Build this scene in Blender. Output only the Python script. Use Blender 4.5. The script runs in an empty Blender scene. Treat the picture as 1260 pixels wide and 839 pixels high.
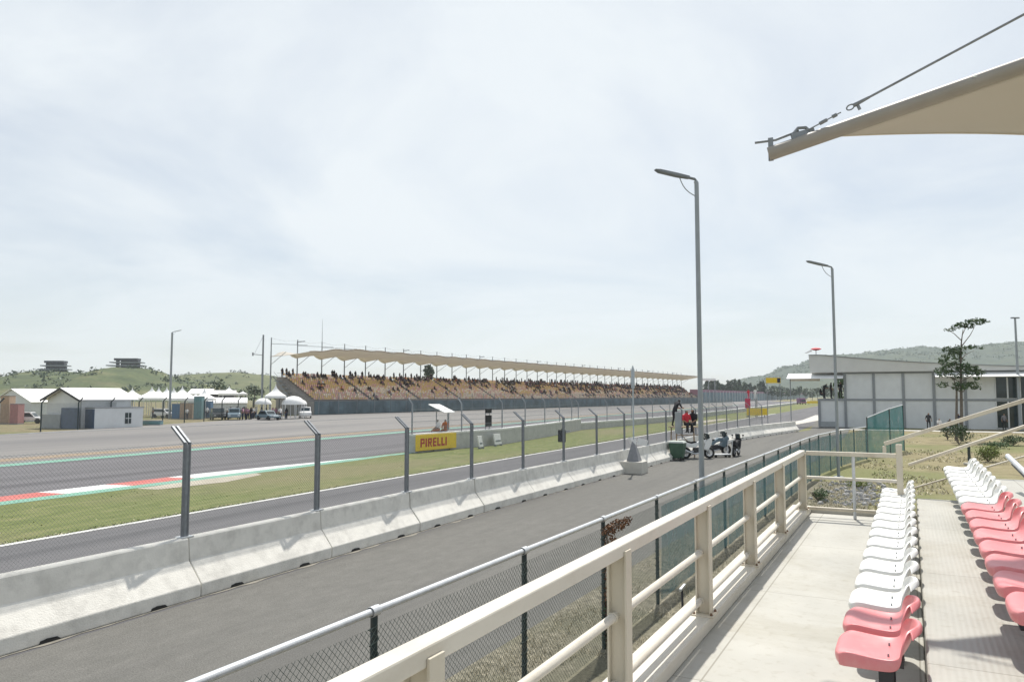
import bpy, bmesh, math, random
from mathutils import Vector, Matrix, noise as mnoise
R = math.radians
random.seed(11)
scene = bpy.context.scene
COL = scene.collection
EYE = 3.54
FPX = 930.0
PITCH = math.atan((487 - 419.5) / FPX)
A_TRACK, A_STAND = R(25.4), R(27.7)
ROT_T, ROT_P = R(90) - A_TRACK, R(90) - A_STAND
ZF = EYE - 1.75                     # lowest tier of the small stand we look from

def T(u, v, z=0.0):                 # track frame: u along the straight, v to its left
    s, c = math.sin(A_TRACK), math.cos(A_TRACK)
    return Vector((u * s - v * c, u * c + v * s, z))
def P(u, l, z=0.0):                 # stand frame: u along the seat rows, l to the left
    s, c = math.sin(A_STAND), math.cos(A_STAND)
    return Vector((u * s - l * c, u * c + l * s, z))
def ray(px, py):
    x = (px - 630) / FPX; y = (419.5 - py) / FPX
    return Vector((x, math.cos(PITCH) - y * math.sin(PITCH), math.sin(PITCH) + y * math.cos(PITCH)))
def at_z(px, py, z=0.0):
    d = ray(px, py); t = (z - EYE) / d.z
    return Vector((d.x * t, d.y * t, z))
def at_y(px, py, Y):
    d = ray(px, py); t = Y / d.y
    return Vector((d.x * t, Y, EYE + d.z * t))

# ------------------------------------------------------------------ materials
def new_mat(name):
    m = bpy.data.materials.new(name); m.use_nodes = True
    return m, m.node_tree, m.node_tree.nodes['Principled BSDF']
def mat(name, col, rough=0.6, var=0.12, scale=6.0, bump=0.0, bscale=None, metal=0.0, stain=None, stain_scale=1.2,
        stain_amt=0.5, rnd=0.0, spec=0.5, coord='Object', detail=4.0, streak=None):
    m, nt, b = new_mat(name)
    N, L = nt.nodes, nt.links
    tc = N.new('ShaderNodeTexCoord')
    src = tc.outputs[coord]
    if rnd:
        oi0 = N.new('ShaderNodeObjectInfo'); sc0 = N.new('ShaderNodeMath'); sc0.operation = 'MULTIPLY'; sc0.inputs[1].default_value = 60
        L.new(oi0.outputs['Random'], sc0.inputs[0])
        va = N.new('ShaderNodeVectorMath'); va.operation = 'ADD'; L.new(src, va.inputs[0]); L.new(sc0.outputs[0], va.inputs[1]); src = va.outputs['Vector']
    if streak:
        mp = N.new('ShaderNodeMapping'); mp.inputs['Scale'].default_value = streak
        L.new(src, mp.inputs['Vector']); src = mp.outputs['Vector']
    nz = N.new('ShaderNodeTexNoise'); nz.inputs['Scale'].default_value = scale; nz.inputs['Detail'].default_value = detail
    L.new(src, nz.inputs['Vector'])
    rp = N.new('ShaderNodeValToRGB')
    rp.color_ramp.elements[0].position = 0.3; rp.color_ramp.elements[1].position = 0.7
    rp.color_ramp.elements[0].color = tuple(max(0, c * (1 - var)) for c in col) + (1,)
    rp.color_ramp.elements[1].color = tuple(min(1, c * (1 + var)) for c in col) + (1,)
    L.new(nz.outputs['Fac'], rp.inputs['Fac'])
    out = rp.outputs['Color']
    if stain:
        n2 = N.new('ShaderNodeTexNoise'); n2.inputs['Scale'].default_value = stain_scale; n2.inputs['Detail'].default_value = 6
        n2.inputs['Roughness'].default_value = 0.65
        L.new(src, n2.inputs['Vector'])
        r2 = N.new('ShaderNodeValToRGB')
        r2.color_ramp.elements[0].position = 0.48; r2.color_ramp.elements[1].position = 0.72
        r2.color_ramp.elements[0].color = (0, 0, 0, 1); r2.color_ramp.elements[1].color = (stain_amt,) * 3 + (1,)
        L.new(n2.outputs['Fac'], r2.inputs['Fac'])
        mx = N.new('ShaderNodeMixRGB'); mx.inputs['Color2'].default_value = tuple(stain) + (1,)
        L.new(r2.outputs['Color'], mx.inputs['Fac']); L.new(out, mx.inputs['Color1']); out = mx.outputs['Color']
    if rnd:
        oi = N.new('ShaderNodeObjectInfo')
        ma = N.new('ShaderNodeMapRange'); ma.inputs['To Min'].default_value = 1 - rnd; ma.inputs['To Max'].default_value = 1 + rnd
        L.new(oi.outputs['Random'], ma.inputs['Value'])
        hv = N.new('ShaderNodeHueSaturation'); L.new(out, hv.inputs['Color']); L.new(ma.outputs['Result'], hv.inputs['Value'])
        out = hv.outputs['Color']
    L.new(out, b.inputs['Base Color'])
    b.inputs['Roughness'].default_value = rough; b.inputs['Metallic'].default_value = metal
    b.inputs['Specular IOR Level'].default_value = spec
    if bump:
        nb = N.new('ShaderNodeTexNoise'); nb.inputs['Scale'].default_value = bscale or scale * 6; nb.inputs['Detail'].default_value = 5
        L.new(src, nb.inputs['Vector'])
        bp = N.new('ShaderNodeBump'); bp.inputs['Strength'].default_value = bump; bp.inputs['Distance'].default_value = 0.02
        L.new(nb.outputs['Fac'], bp.inputs['Height']); L.new(bp.outputs['Normal'], b.inputs['Normal'])
    return m
def mesh_net(name, col, alpha):
    """fine woven shade net: part of the light passes through"""
    m, nt, b = new_mat(name)
    N, L = nt.nodes, nt.links
    tc = N.new('ShaderNodeTexCoord'); nz = N.new('ShaderNodeTexNoise'); nz.inputs['Scale'].default_value = 1.6; nz.inputs['Detail'].default_value = 5
    L.new(tc.outputs['Object'], nz.inputs['Vector'])
    rp = N.new('ShaderNodeMapRange'); rp.inputs['From Min'].default_value = .3; rp.inputs['From Max'].default_value = .7
    rp.inputs['To Min'].default_value = alpha - .14; rp.inputs['To Max'].default_value = alpha + .14
    L.new(nz.outputs['Fac'], rp.inputs['Value']); L.new(rp.outputs['Result'], b.inputs['Alpha'])
    r2 = N.new('ShaderNodeValToRGB')
    r2.color_ramp.elements[0].color = tuple(c * .8 for c in col) + (1,); r2.color_ramp.elements[1].color = tuple(min(1, c * 1.25) for c in col) + (1,)
    n2 = N.new('ShaderNodeTexNoise'); n2.inputs['Scale'].default_value = 3.5
    L.new(tc.outputs['Object'], n2.inputs['Vector']); L.new(n2.outputs['Fac'], r2.inputs['Fac']); L.new(r2.outputs['Color'], b.inputs['Base Color'])
    b.inputs['Roughness'].default_value = .9; b.inputs['Specular IOR Level'].default_value = .1
    return m
M = {}
M['concrete'] = mat('barrier concrete', (.74, .72, .665), .85, .06, 5, .35, 40, stain=(.42, .405, .37), stain_scale=2.2, stain_amt=.6, rnd=.05)
M['conc_wall'] = mat('pit wall concrete', (.5, .5, .49), .9, .08, 3, .2, 20, stain=(.34, .34, .33), stain_amt=.5)
M['conc_old'] = mat('old concrete', (.36, .355, .35), .9, .1, 4, .3, 30, stain=(.2, .2, .19), stain_amt=.5)
M['conc_pale'] = mat('pale concrete', (.55, .53, .48), .85, .1, 2, .2, 20, stain=(.38, .36, .32), stain_scale=.6)
M['black'] = mat('black rubber', (.02, .02, .02), .7, .2)
M['galv'] = mat('galvanised steel', (.62, .64, .66), .4, .08, 12, .05, metal=.3, rnd=.06)
M['steel_post'] = mat('dull steel post', (.2, .215, .235), .45, .12, 12, .05, metal=.55)
M['arm'] = mat('grey brown paint', (.33, .305, .27), .5, .06, 4)
M['galv_dark'] = mat('weathered galvanised steel', (.26, .28, .3), .5, .14, 10, .05, metal=.6)
M['wire'] = mat('fence wire', (.2, .22, .22), .5, .1, metal=.5)
M['wire_green'] = mat('green coated wire', (.10, .135, .125), .55, .15)
M['post_green'] = mat('dark green post', (.025, .045, .05), .5, .2, 14, stain=(.1, .06, .03), stain_scale=5)
M['cream'] = mat('cream paint', (.62, .565, .46), .5, .05, 5, .06, 50, stain=(.4, .32, .22), stain_scale=3.5, stain_amt=.45, streak=(1, 1, .35))
M['cream_light'] = mat('pale cream paint', (.66, .62, .54), .5, .05, 5, .05, 50, stain=(.46, .4, .31), stain_scale=4, stain_amt=.5, streak=(.4, 1, 1))
M['rusty'] = mat('rusty steel', (.2, .11, .06), .8, .3, 30)
M['tile_step'] = mat('step edge', (.42, .41, .37), .7, .08, 5, .1)
M['seat_white'] = mat('white plastic', (.82, .82, .79), .38, .03, 4, .03, 60, stain=(.62, .6, .54), stain_scale=7, stain_amt=.3, rnd=.04)
M['seat_red'] = mat('faded red plastic', (.72, .225, .235), .38, .06, 5, .03, 60, stain=(.78, .4, .39), stain_scale=4, stain_amt=.6, rnd=.05)
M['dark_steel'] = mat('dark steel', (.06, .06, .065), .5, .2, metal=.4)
M['white_paint'] = mat('white paint', (.8, .8, .79), .5, .04, 3, stain=(.6, .59, .56), stain_scale=.8, stain_amt=.3)
M['white_roof'] = mat('white roof sheet', (.86, .86, .85), .45, .04, 2)
M['wall_grey'] = mat('pale grey cladding', (.64, .665, .68), .6, .04, 1.5, stain=(.56, .575, .58), stain_scale=.5, stain_amt=.4)
M['frame_grey'] = mat('mid grey frame', (.24, .26, .28), .5, .08)
M['fascia'] = mat('light grey fascia', (.58, .585, .57), .5, .04, 1.0)
M['glass_dark'] = mat('dark glass', (.03, .045, .05), .08, .3, 1.0)
M['grey_panel'] = mat('grey sheet panel', (.33, .355, .365), .6, .1, 2)
M['dark_slate'] = mat('dark slate', (.06, .065, .085), .7, .1)
M['faded_pink'] = mat('faded crimson panel', (.4, .2, .2), .7, .15)
M['navy'] = mat('navy panel', (.1, .135, .2), .6, .15, 2)
M['blue'] = mat('blue panel', (.09, .19, .34), .6, .15)
M['orange'] = mat('orange brown panel', (.42, .31, .23), .7, .2)
M['teal'] = mat('teal tarpaulin', (.15, .27, .3), .7, .2)
M['tent'] = mat('white tent fabric', (.84, .84, .83), .7, .03, 2)
M['yellow'] = mat('yellow board', (.8, .56, .03), .5, .05)
M['sign_red'] = mat('sign red', (.42, .03, .02), .5, .1)
M['red'] = mat('red cloth', (.6, .03, .05), .7, .15)
M['pinkred'] = mat('crimson cloth', (.5, .04, .1), .7, .2)
M['purple'] = mat('magenta body', (.24, .09, .2), .4, .2)
M['cloth_black'] = mat('black cloth', (.018, .018, .022), .85, .2)
M['cloth_dark'] = mat('dark blue cloth', (.03, .035, .06), .85, .25)
M['cloth_grey'] = mat('grey cloth', (.2, .19, .2), .85, .25)
M['cloth_pink'] = mat('mauve cloth', (.32, .17, .22), .85, .25)
M['cloth_orange'] = mat('orange cloth', (.5, .16, .06), .85, .25)
M['cloth_white'] = mat('white cloth', (.72, .71, .69), .85, .08)
M['skin'] = mat('skin', (.28, .16, .1), .6, .1)
M['hair'] = mat('hair', (.015, .012, .01), .6, .2)
M['bin_green'] = mat('green bin plastic', (.045, .1, .065), .5, .15)
M['bin_lid'] = mat('pale lid plastic', (.5, .54, .5), .5, .08)
M['wood'] = mat('rough wood', (.33, .24, .16), .8, .2, 8)
M['lamp_grey'] = mat('painted lamp steel', (.30, .33, .355), .45, .06, 4, metal=.3)
M['lamp_dark'] = mat('lamp head', (.2, .22, .24), .45, .1, metal=.3)
M['cone_grey'] = mat('grey gusset paint', (.23, .235, .25), .6, .1)
M['pole_pale'] = mat('pale painted pole', (.42, .47, .5), .5, .08)
M['car_dark'] = mat('dark car paint', (.03, .035, .04), .25, .1)
M['car_blue'] = mat('grey blue car paint', (.16, .22, .26), .25, .1)
M['car_white'] = mat('white car paint', (.78, .78, .78), .25, .03)
M['hoarding'] = mat('blue grey hoarding', (.13, .19, .22), .7, .35, .35, stain=(.06, .085, .1), stain_scale=.25, stain_amt=.8)
M['terrace'] = mat('stand concrete', (.3, .28, .26), .9, .1, 1)
M['s_ochre'] = mat('ochre stand seat', (.78, .55, .24), .6, .15, 2)
M['s_salmon'] = mat('salmon stand seat', (.78, .48, .4), .6, .15, 2)
M['s_beige'] = mat('beige stand seat', (.88, .74, .58), .6, .15, 2)
M['trunk'] = mat('grey bark', (.15, .13, .11), .9, .25, 8, .4)
def leafmat(name, col, rnd=.2):
    m = mat(name, col, .6, .35, 1.3, rnd=rnd, spec=.3)
    return m
M['leaf'] = leafmat('mid green leaf', (.07, .115, .05))
M['leaf_dark'] = leafmat('dark green leaf', (.06, .1, .045))
M['leaf_far'] = leafmat('far grey green leaf', (.06, .09, .055))
M['leaf_yel'] = leafmat('yellow green leaf', (.16, .2, .05))
M['leaf_dry'] = leafmat('dry brown leaf', (.22, .11, .055))
M['straw'] = mat('dry grass blades', (.5, .45, .32), .9, .35, 2.0)
M['net'] = mesh_net('green shade net', (.12, .23, .25), .58)
M['net_far'] = mesh_net('teal shade net', (.07, .24, .25), .72)

def ground_mat(name, stops, scale, scale2, mixc, rough=.95, bump=.4, fine=30, coordscale=None, amt=.8, grain=.18, marks=None):
    m, nt, b = new_mat(name); N, L = nt.nodes, nt.links
    tc = N.new('ShaderNodeTexCoord'); src = tc.outputs['Object']
    if coordscale:
        mp = N.new('ShaderNodeMapping'); mp.inputs['Scale'].default_value = coordscale
        L.new(src, mp.inputs['Vector']); src = mp.outputs['Vector']
    n1 = N.new('ShaderNodeTexNoise'); n1.inputs['Scale'].default_value = scale; n1.inputs['Detail'].default_value = 9; n1.inputs['Roughness'].default_value = .68
    L.new(src, n1.inputs['Vector'])
    r = N.new('ShaderNodeValToRGB'); e = r.color_ramp.elements
    e[0].position, e[0].color = stops[0][0], stops[0][1] + (1,); e[1].position, e[1].color = stops[-1][0], stops[-1][1] + (1,)
    for p, c in stops[1:-1]:
        q = e.new(p); q.color = c + (1,)
    L.new(n1.outputs['Fac'], r.inputs['Fac'])
    n2 = N.new('ShaderNodeTexNoise'); n2.inputs['Scale'].default_value = scale2; n2.inputs['Detail'].default_value = 4
    L.new(src, n2.inputs['Vector'])
    r2 = N.new('ShaderNodeValToRGB'); r2.color_ramp.elements[0].position = .46; r2.color_ramp.elements[1].position = .62
    r2.color_ramp.elements[1].color = (amt,) * 3 + (1,)
    L.new(n2.outputs['Fac'], r2.inputs['Fac'])
    mx = N.new('ShaderNodeMixRGB'); mx.inputs['Color2'].default_value = mixc + (1,)
    L.new(r2.outputs['Color'], mx.inputs['Fac']); L.new(r.outputs['Color'], mx.inputs['Color1'])
    L.new(mx.outputs['Color'], b.inputs['Base Color'])
    b.inputs['Roughness'].default_value = rough; b.inputs['Specular IOR Level'].default_value = .25
    nb = N.new('ShaderNodeTexNoise'); nb.inputs['Scale'].default_value = fine; nb.inputs['Detail'].default_value = 4
    L.new(tc.outputs['Object'], nb.inputs['Vector'])
    gr = N.new('ShaderNodeMapRange'); gr.inputs['From Min'].default_value = .3; gr.inputs['From Max'].default_value = .7; gr.inputs['To Min'].default_value = 1 - grain; gr.inputs['To Max'].default_value = 1 + grain
    L.new(nb.outputs['Fac'], gr.inputs['Value'])
    hv = N.new('ShaderNodeHueSaturation'); L.new(mx.outputs['Color'], hv.inputs['Color']); L.new(gr.outputs['Result'], hv.inputs['Value'])
    last = hv.outputs['Color']
    if marks:
        mp2 = N.new('ShaderNodeMapping'); mp2.inputs['Scale'].default_value = marks[0]; L.new(tc.outputs['Object'], mp2.inputs['Vector'])
        n4 = N.new('ShaderNodeTexNoise'); n4.inputs['Scale'].default_value = 1; n4.inputs['Detail'].default_value = 3; n4.inputs['Distortion'].default_value = .3; L.new(mp2.outputs['Vector'], n4.inputs['Vector'])
        r4 = N.new('ShaderNodeValToRGB'); r4.color_ramp.elements[0].position = .52; r4.color_ramp.elements[1].position = .7; r4.color_ramp.elements[1].color = (marks[2],) * 3 + (1,)
        L.new(n4.outputs['Fac'], r4.inputs['Fac'])
        m4 = N.new('ShaderNodeMixRGB'); m4.inputs['Color2'].default_value = marks[1] + (1,); L.new(r4.outputs['Color'], m4.inputs['Fac']); L.new(last, m4.inputs['Color1']); last = m4.outputs['Color']
    L.new(last, b.inputs['Base Color'])
    bp = N.new('ShaderNodeBump'); bp.inputs['Strength'].default_value = bump; bp.inputs['Distance'].default_value = .03
    L.new(nb.outputs['Fac'], bp.inputs['Height']); L.new(bp.outputs['Normal'], b.inputs['Normal'])
    return m
M['ground'] = ground_mat('dry ground', [(.3, (.15, .125, .075)), (.5, (.24, .21, .115)), (.7, (.33, .27, .18))], .9, .09, (.16, .175, .07), fine=12)
M['verge'] = ground_mat('dry verge', [(.3, (.1, .092, .068)), (.5, (.19, .175, .13)), (.7, (.31, .285, .22))], 7, .6, (.15, .145, .1), fine=25)
M['infield'] = ground_mat('infield grass', [(.25, (.085, .11, .035)), (.5, (.15, .175, .06)), (.75, (.25, .235, .115))], 2.2, .14, (.215, .185, .11), fine=20, coordscale=(.35, 1, 1), amt=.6)
M['asphalt'] = ground_mat('service road asphalt', [(.3, (.138, .136, .125)), (.5, (.157, .154, .142)), (.7, (.178, .174, .161))], 3.5, .16, (.138, .136, .126), .9, .5, 45, (.5, 1, 1), .55, .22, ((.05, 1.1, 1), (.105, .104, .1), .55))
M['asphalt_lane'] = ground_mat('pit lane asphalt', [(.3, (.12, .12, .125)), (.5, (.142, .14, .146)), (.7, (.165, .162, .166))], 1.2, .22, (.117, .117, .123), .9, .3, 40, (.12, 1.2, 1), .7, .15, ((.02, .9, 1), (.085, .085, .09), .6))
M['asphalt_track'] = ground_mat('race track asphalt', [(.3, (.14, .136, .143)), (.5, (.165, .159, .167)), (.7, (.19, .184, .191))], .9, .16, (.127, .124, .13), .9, .2, 30, (.06, 1.2, 1), .8, .12, ((.012, .8, 1), (.08, .078, .083), .75))
M['asphalt_run'] = ground_mat('run-off asphalt', [(.3, (.19, .184, .178)), (.5, (.22, .212, .204)), (.7, (.25, .24, .228))], .6, .07, (.15, .148, .15), .9, .2, 40, (.1, .7, 1), .7)
M['paint_white'] = mat('worn white line', (.62, .62, .6), .7, .1, 1.2, stain=(.3, .3, .29), stain_scale=2.5, stain_amt=.7)
M['paint_green'] = mat('green track paint', (.17, .37, .28), .7, .12, .8, stain=(.2, .36, .29), stain_scale=.6, stain_amt=.7)
M['paint_red'] = mat('red kerb paint', (.52, .12, .1), .7, .12, .8, stain=(.4, .22, .2), stain_scale=.8, stain_amt=.6)
M['kerb_white'] = mat('white kerb paint', (.74, .75, .74), .7, .06, .8, stain=(.5, .5, .49), stain_scale=.8, stain_amt=.5)
M['tan'] = mat('tan gravel strip', (.29, .225, .16), .95, .2, 2)
M['sandpatch'] = mat('pale concrete patch', (.42, .38, .31), .95, .15, 1)
M['hill'] = ground_mat('scrubby hillside', [(.3, (.05, .07, .035)), (.5, (.1, .125, .055)), (.7, (.2, .185, .1))], .03, .008, (.05, .07, .035), fine=.4)
M['hill2'] = ground_mat('grassy hillside', [(.3, (.09, .105, .05)), (.5, (.15, .16, .075)), (.7, (.21, .2, .11))], .03, .008, (.08, .1, .045), fine=.4)
M['mount'] = ground_mat('wooded mountain', [(.3, (.025, .045, .03)), (.5, (.05, .07, .04)), (.7, (.08, .095, .05))], .02, .005, (.035, .055, .035), fine=.25)

def fabric_mat(name, col, through, f):
    m, nt, b = new_mat(name); N, L = nt.nodes, nt.links
    tc = N.new('ShaderNodeTexCoord'); nz = N.new('ShaderNodeTexNoise'); nz.inputs['Scale'].default_value = .6; nz.inputs['Detail'].default_value = 5
    L.new(tc.outputs['Object'], nz.inputs['Vector'])
    r = N.new('ShaderNodeValToRGB'); r.color_ramp.elements[0].position = .3; r.color_ramp.elements[1].position = .7
    r.color_ramp.elements[0].color = tuple(c * .9 for c in col) + (1,); r.color_ramp.elements[1].color = col + (1,)
    L.new(nz.outputs['Fac'], r.inputs['Fac']); L.new(r.outputs['Color'], b.inputs['Base Color']); b.inputs['Roughness'].default_value = .75
    tr = N.new('ShaderNodeBsdfTranslucent'); tr.inputs['Color'].default_value = through + (1,)
    mx = N.new('ShaderNodeMixShader'); mx.inputs['Fac'].default_value = f
    L.new(b.outputs['BSDF'], mx.inputs[1]); L.new(tr.outputs['BSDF'], mx.inputs[2]); L.new(mx.outputs['Shader'], N['Material Output'].inputs['Surface'])
    return m
def floor_mat(ribs):
    """cream floor tile: large sheets with thin joints, faint ribs, water marks"""
    m, nt, b = new_mat('cream terrace floor'); N, L = nt.nodes, nt.links
    tc = N.new('ShaderNodeTexCoord')
    n1 = N.new('ShaderNodeTexNoise'); n1.inputs['Scale'].default_value = 1.1; n1.inputs['Detail'].default_value = 7; n1.inputs['Roughness'].default_value = .6
    L.new(tc.outputs['Object'], n1.inputs['Vector'])
    r = N.new('ShaderNodeValToRGB'); e = r.color_ramp.elements
    e[0].position, e[0].color = .3, (.41, .40, .357, 1); e[1].position, e[1].color = .68, (.49, .48, .433, 1)
    L.new(n1.outputs['Fac'], r.inputs['Fac'])
    bk = N.new('ShaderNodeTexBrick'); bk.offset = 0; bk.inputs['Scale'].default_value = 1
    bk.inputs['Brick Width'].default_value = 2.4; bk.inputs['Row Height'].default_value = 1.2; bk.inputs['Mortar Size'].default_value = .006
    bk.inputs['Color1'].default_value = (1, 1, 1, 1); bk.inputs['Color2'].default_value = (.95, .95, .95, 1); bk.inputs['Mortar'].default_value = (.6, .58, .54, 1)
    L.new(tc.outputs['Object'], bk.inputs['Vector'])
    mx = N.new('ShaderNodeMixRGB'); mx.blend_type = 'MULTIPLY'; mx.inputs['Fac'].default_value = 1
    L.new(r.outputs['Color'], mx.inputs['Color1']); L.new(bk.outputs['Color'], mx.inputs['Color2'])
    n3 = N.new('ShaderNodeTexNoise'); n3.inputs['Scale'].default_value = 14; n3.inputs['Detail'].default_value = 6
    L.new(tc.outputs['Object'], n3.inputs['Vector'])
    r3 = N.new('ShaderNodeValToRGB'); r3.color_ramp.elements[0].position = .55; r3.color_ramp.elements[1].position = .75
    r3.color_ramp.elements[0].color = (1, 1, 1, 1); r3.color_ramp.elements[1].color = (.86, .84, .8, 1)
    L.new(n3.outputs['Fac'], r3.inputs['Fac'])
    m2 = N.new('ShaderNodeMixRGB'); m2.blend_type = 'MULTIPLY'; m2.inputs['Fac'].default_value = 1
    L.new(mx.outputs['Color'], m2.inputs['Color1']); L.new(r3.outputs['Color'], m2.inputs['Color2'])
    n5 = N.new('ShaderNodeTexNoise'); n5.inputs['Scale'].default_value = .55; n5.inputs['Detail'].default_value = 9; n5.inputs['Roughness'].default_value = .7; n5.inputs['Distortion'].default_value = .8
    L.new(tc.outputs['Object'], n5.inputs['Vector'])
    r5 = N.new('ShaderNodeValToRGB'); r5.color_ramp.elements[0].position = .52; r5.color_ramp.elements[1].position = .68
    r5.color_ramp.elements[0].color = (1, 1, 1, 1); r5.color_ramp.elements[1].color = (.84, .82, .77, 1); L.new(n5.outputs['Fac'], r5.inputs['Fac'])
    m5 = N.new('ShaderNodeMixRGB'); m5.blend_type = 'MULTIPLY'; m5.inputs['Fac'].default_value = 1; L.new(m2.outputs['Color'], m5.inputs['Color1']); L.new(r5.outputs['Color'], m5.inputs['Color2'])
    L.new(m5.outputs['Color'], b.inputs['Base Color'])
    rr = N.new('ShaderNodeMapRange'); rr.inputs['To Min'].default_value = .35; rr.inputs['To Max'].default_value = .65
    L.new(n1.outputs['Fac'], rr.inputs['Value']); L.new(rr.outputs['Result'], b.inputs['Roughness'])
    wv = N.new('ShaderNodeTexWave'); wv.bands_direction = 'Y'; wv.inputs['Scale'].default_value = 9; wv.inputs['Distortion'].default_value = 0
    L.new(tc.outputs['Object'], wv.inputs['Vector'])
    bp = N.new('ShaderNodeBump'); bp.inputs['Strength'].default_value = ribs; bp.inputs['Distance'].default_value = .004
    L.new(wv.outputs['Fac'], bp.inputs['Height']); L.new(bp.outputs['Normal'], b.inputs['Normal'])
    return m
M['canopy'] = fabric_mat('tan canopy fabric', (.78, .745, .68), (.7, .66, .58), .42)
M['floor'] = floor_mat(.0); M['floor_rib'] = floor_mat(.2)
def sail_mat():
    m, nt, b = new_mat('cream tensile fabric'); N, L = nt.nodes, nt.links
    b.inputs['Base Color'].default_value = (.68, .65, .59, 1); b.inputs['Roughness'].default_value = .7
    tr = N.new('ShaderNodeBsdfTranslucent'); tr.inputs['Color'].default_value = (.46, .43, .38, 1)
    tc = N.new('ShaderNodeTexCoord'); nz = N.new('ShaderNodeTexNoise'); nz.inputs['Scale'].default_value = 1.5
    L.new(tc.outputs['Object'], nz.inputs['Vector'])
    mr = N.new('ShaderNodeMapRange'); mr.inputs['To Min'].default_value = .3; mr.inputs['To Max'].default_value = .42
    L.new(nz.outputs['Fac'], mr.inputs['Value'])
    mx = N.new('ShaderNodeMixShader'); L.new(mr.outputs['Result'], mx.inputs['Fac'])
    L.new(b.outputs['BSDF'], mx.inputs[1]); L.new(tr.outputs['BSDF'], mx.inputs[2])
    L.new(mx.outputs['Shader'], N['Material Output'].inputs['Surface'])
    return m
M['sail'] = sail_mat()

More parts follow.
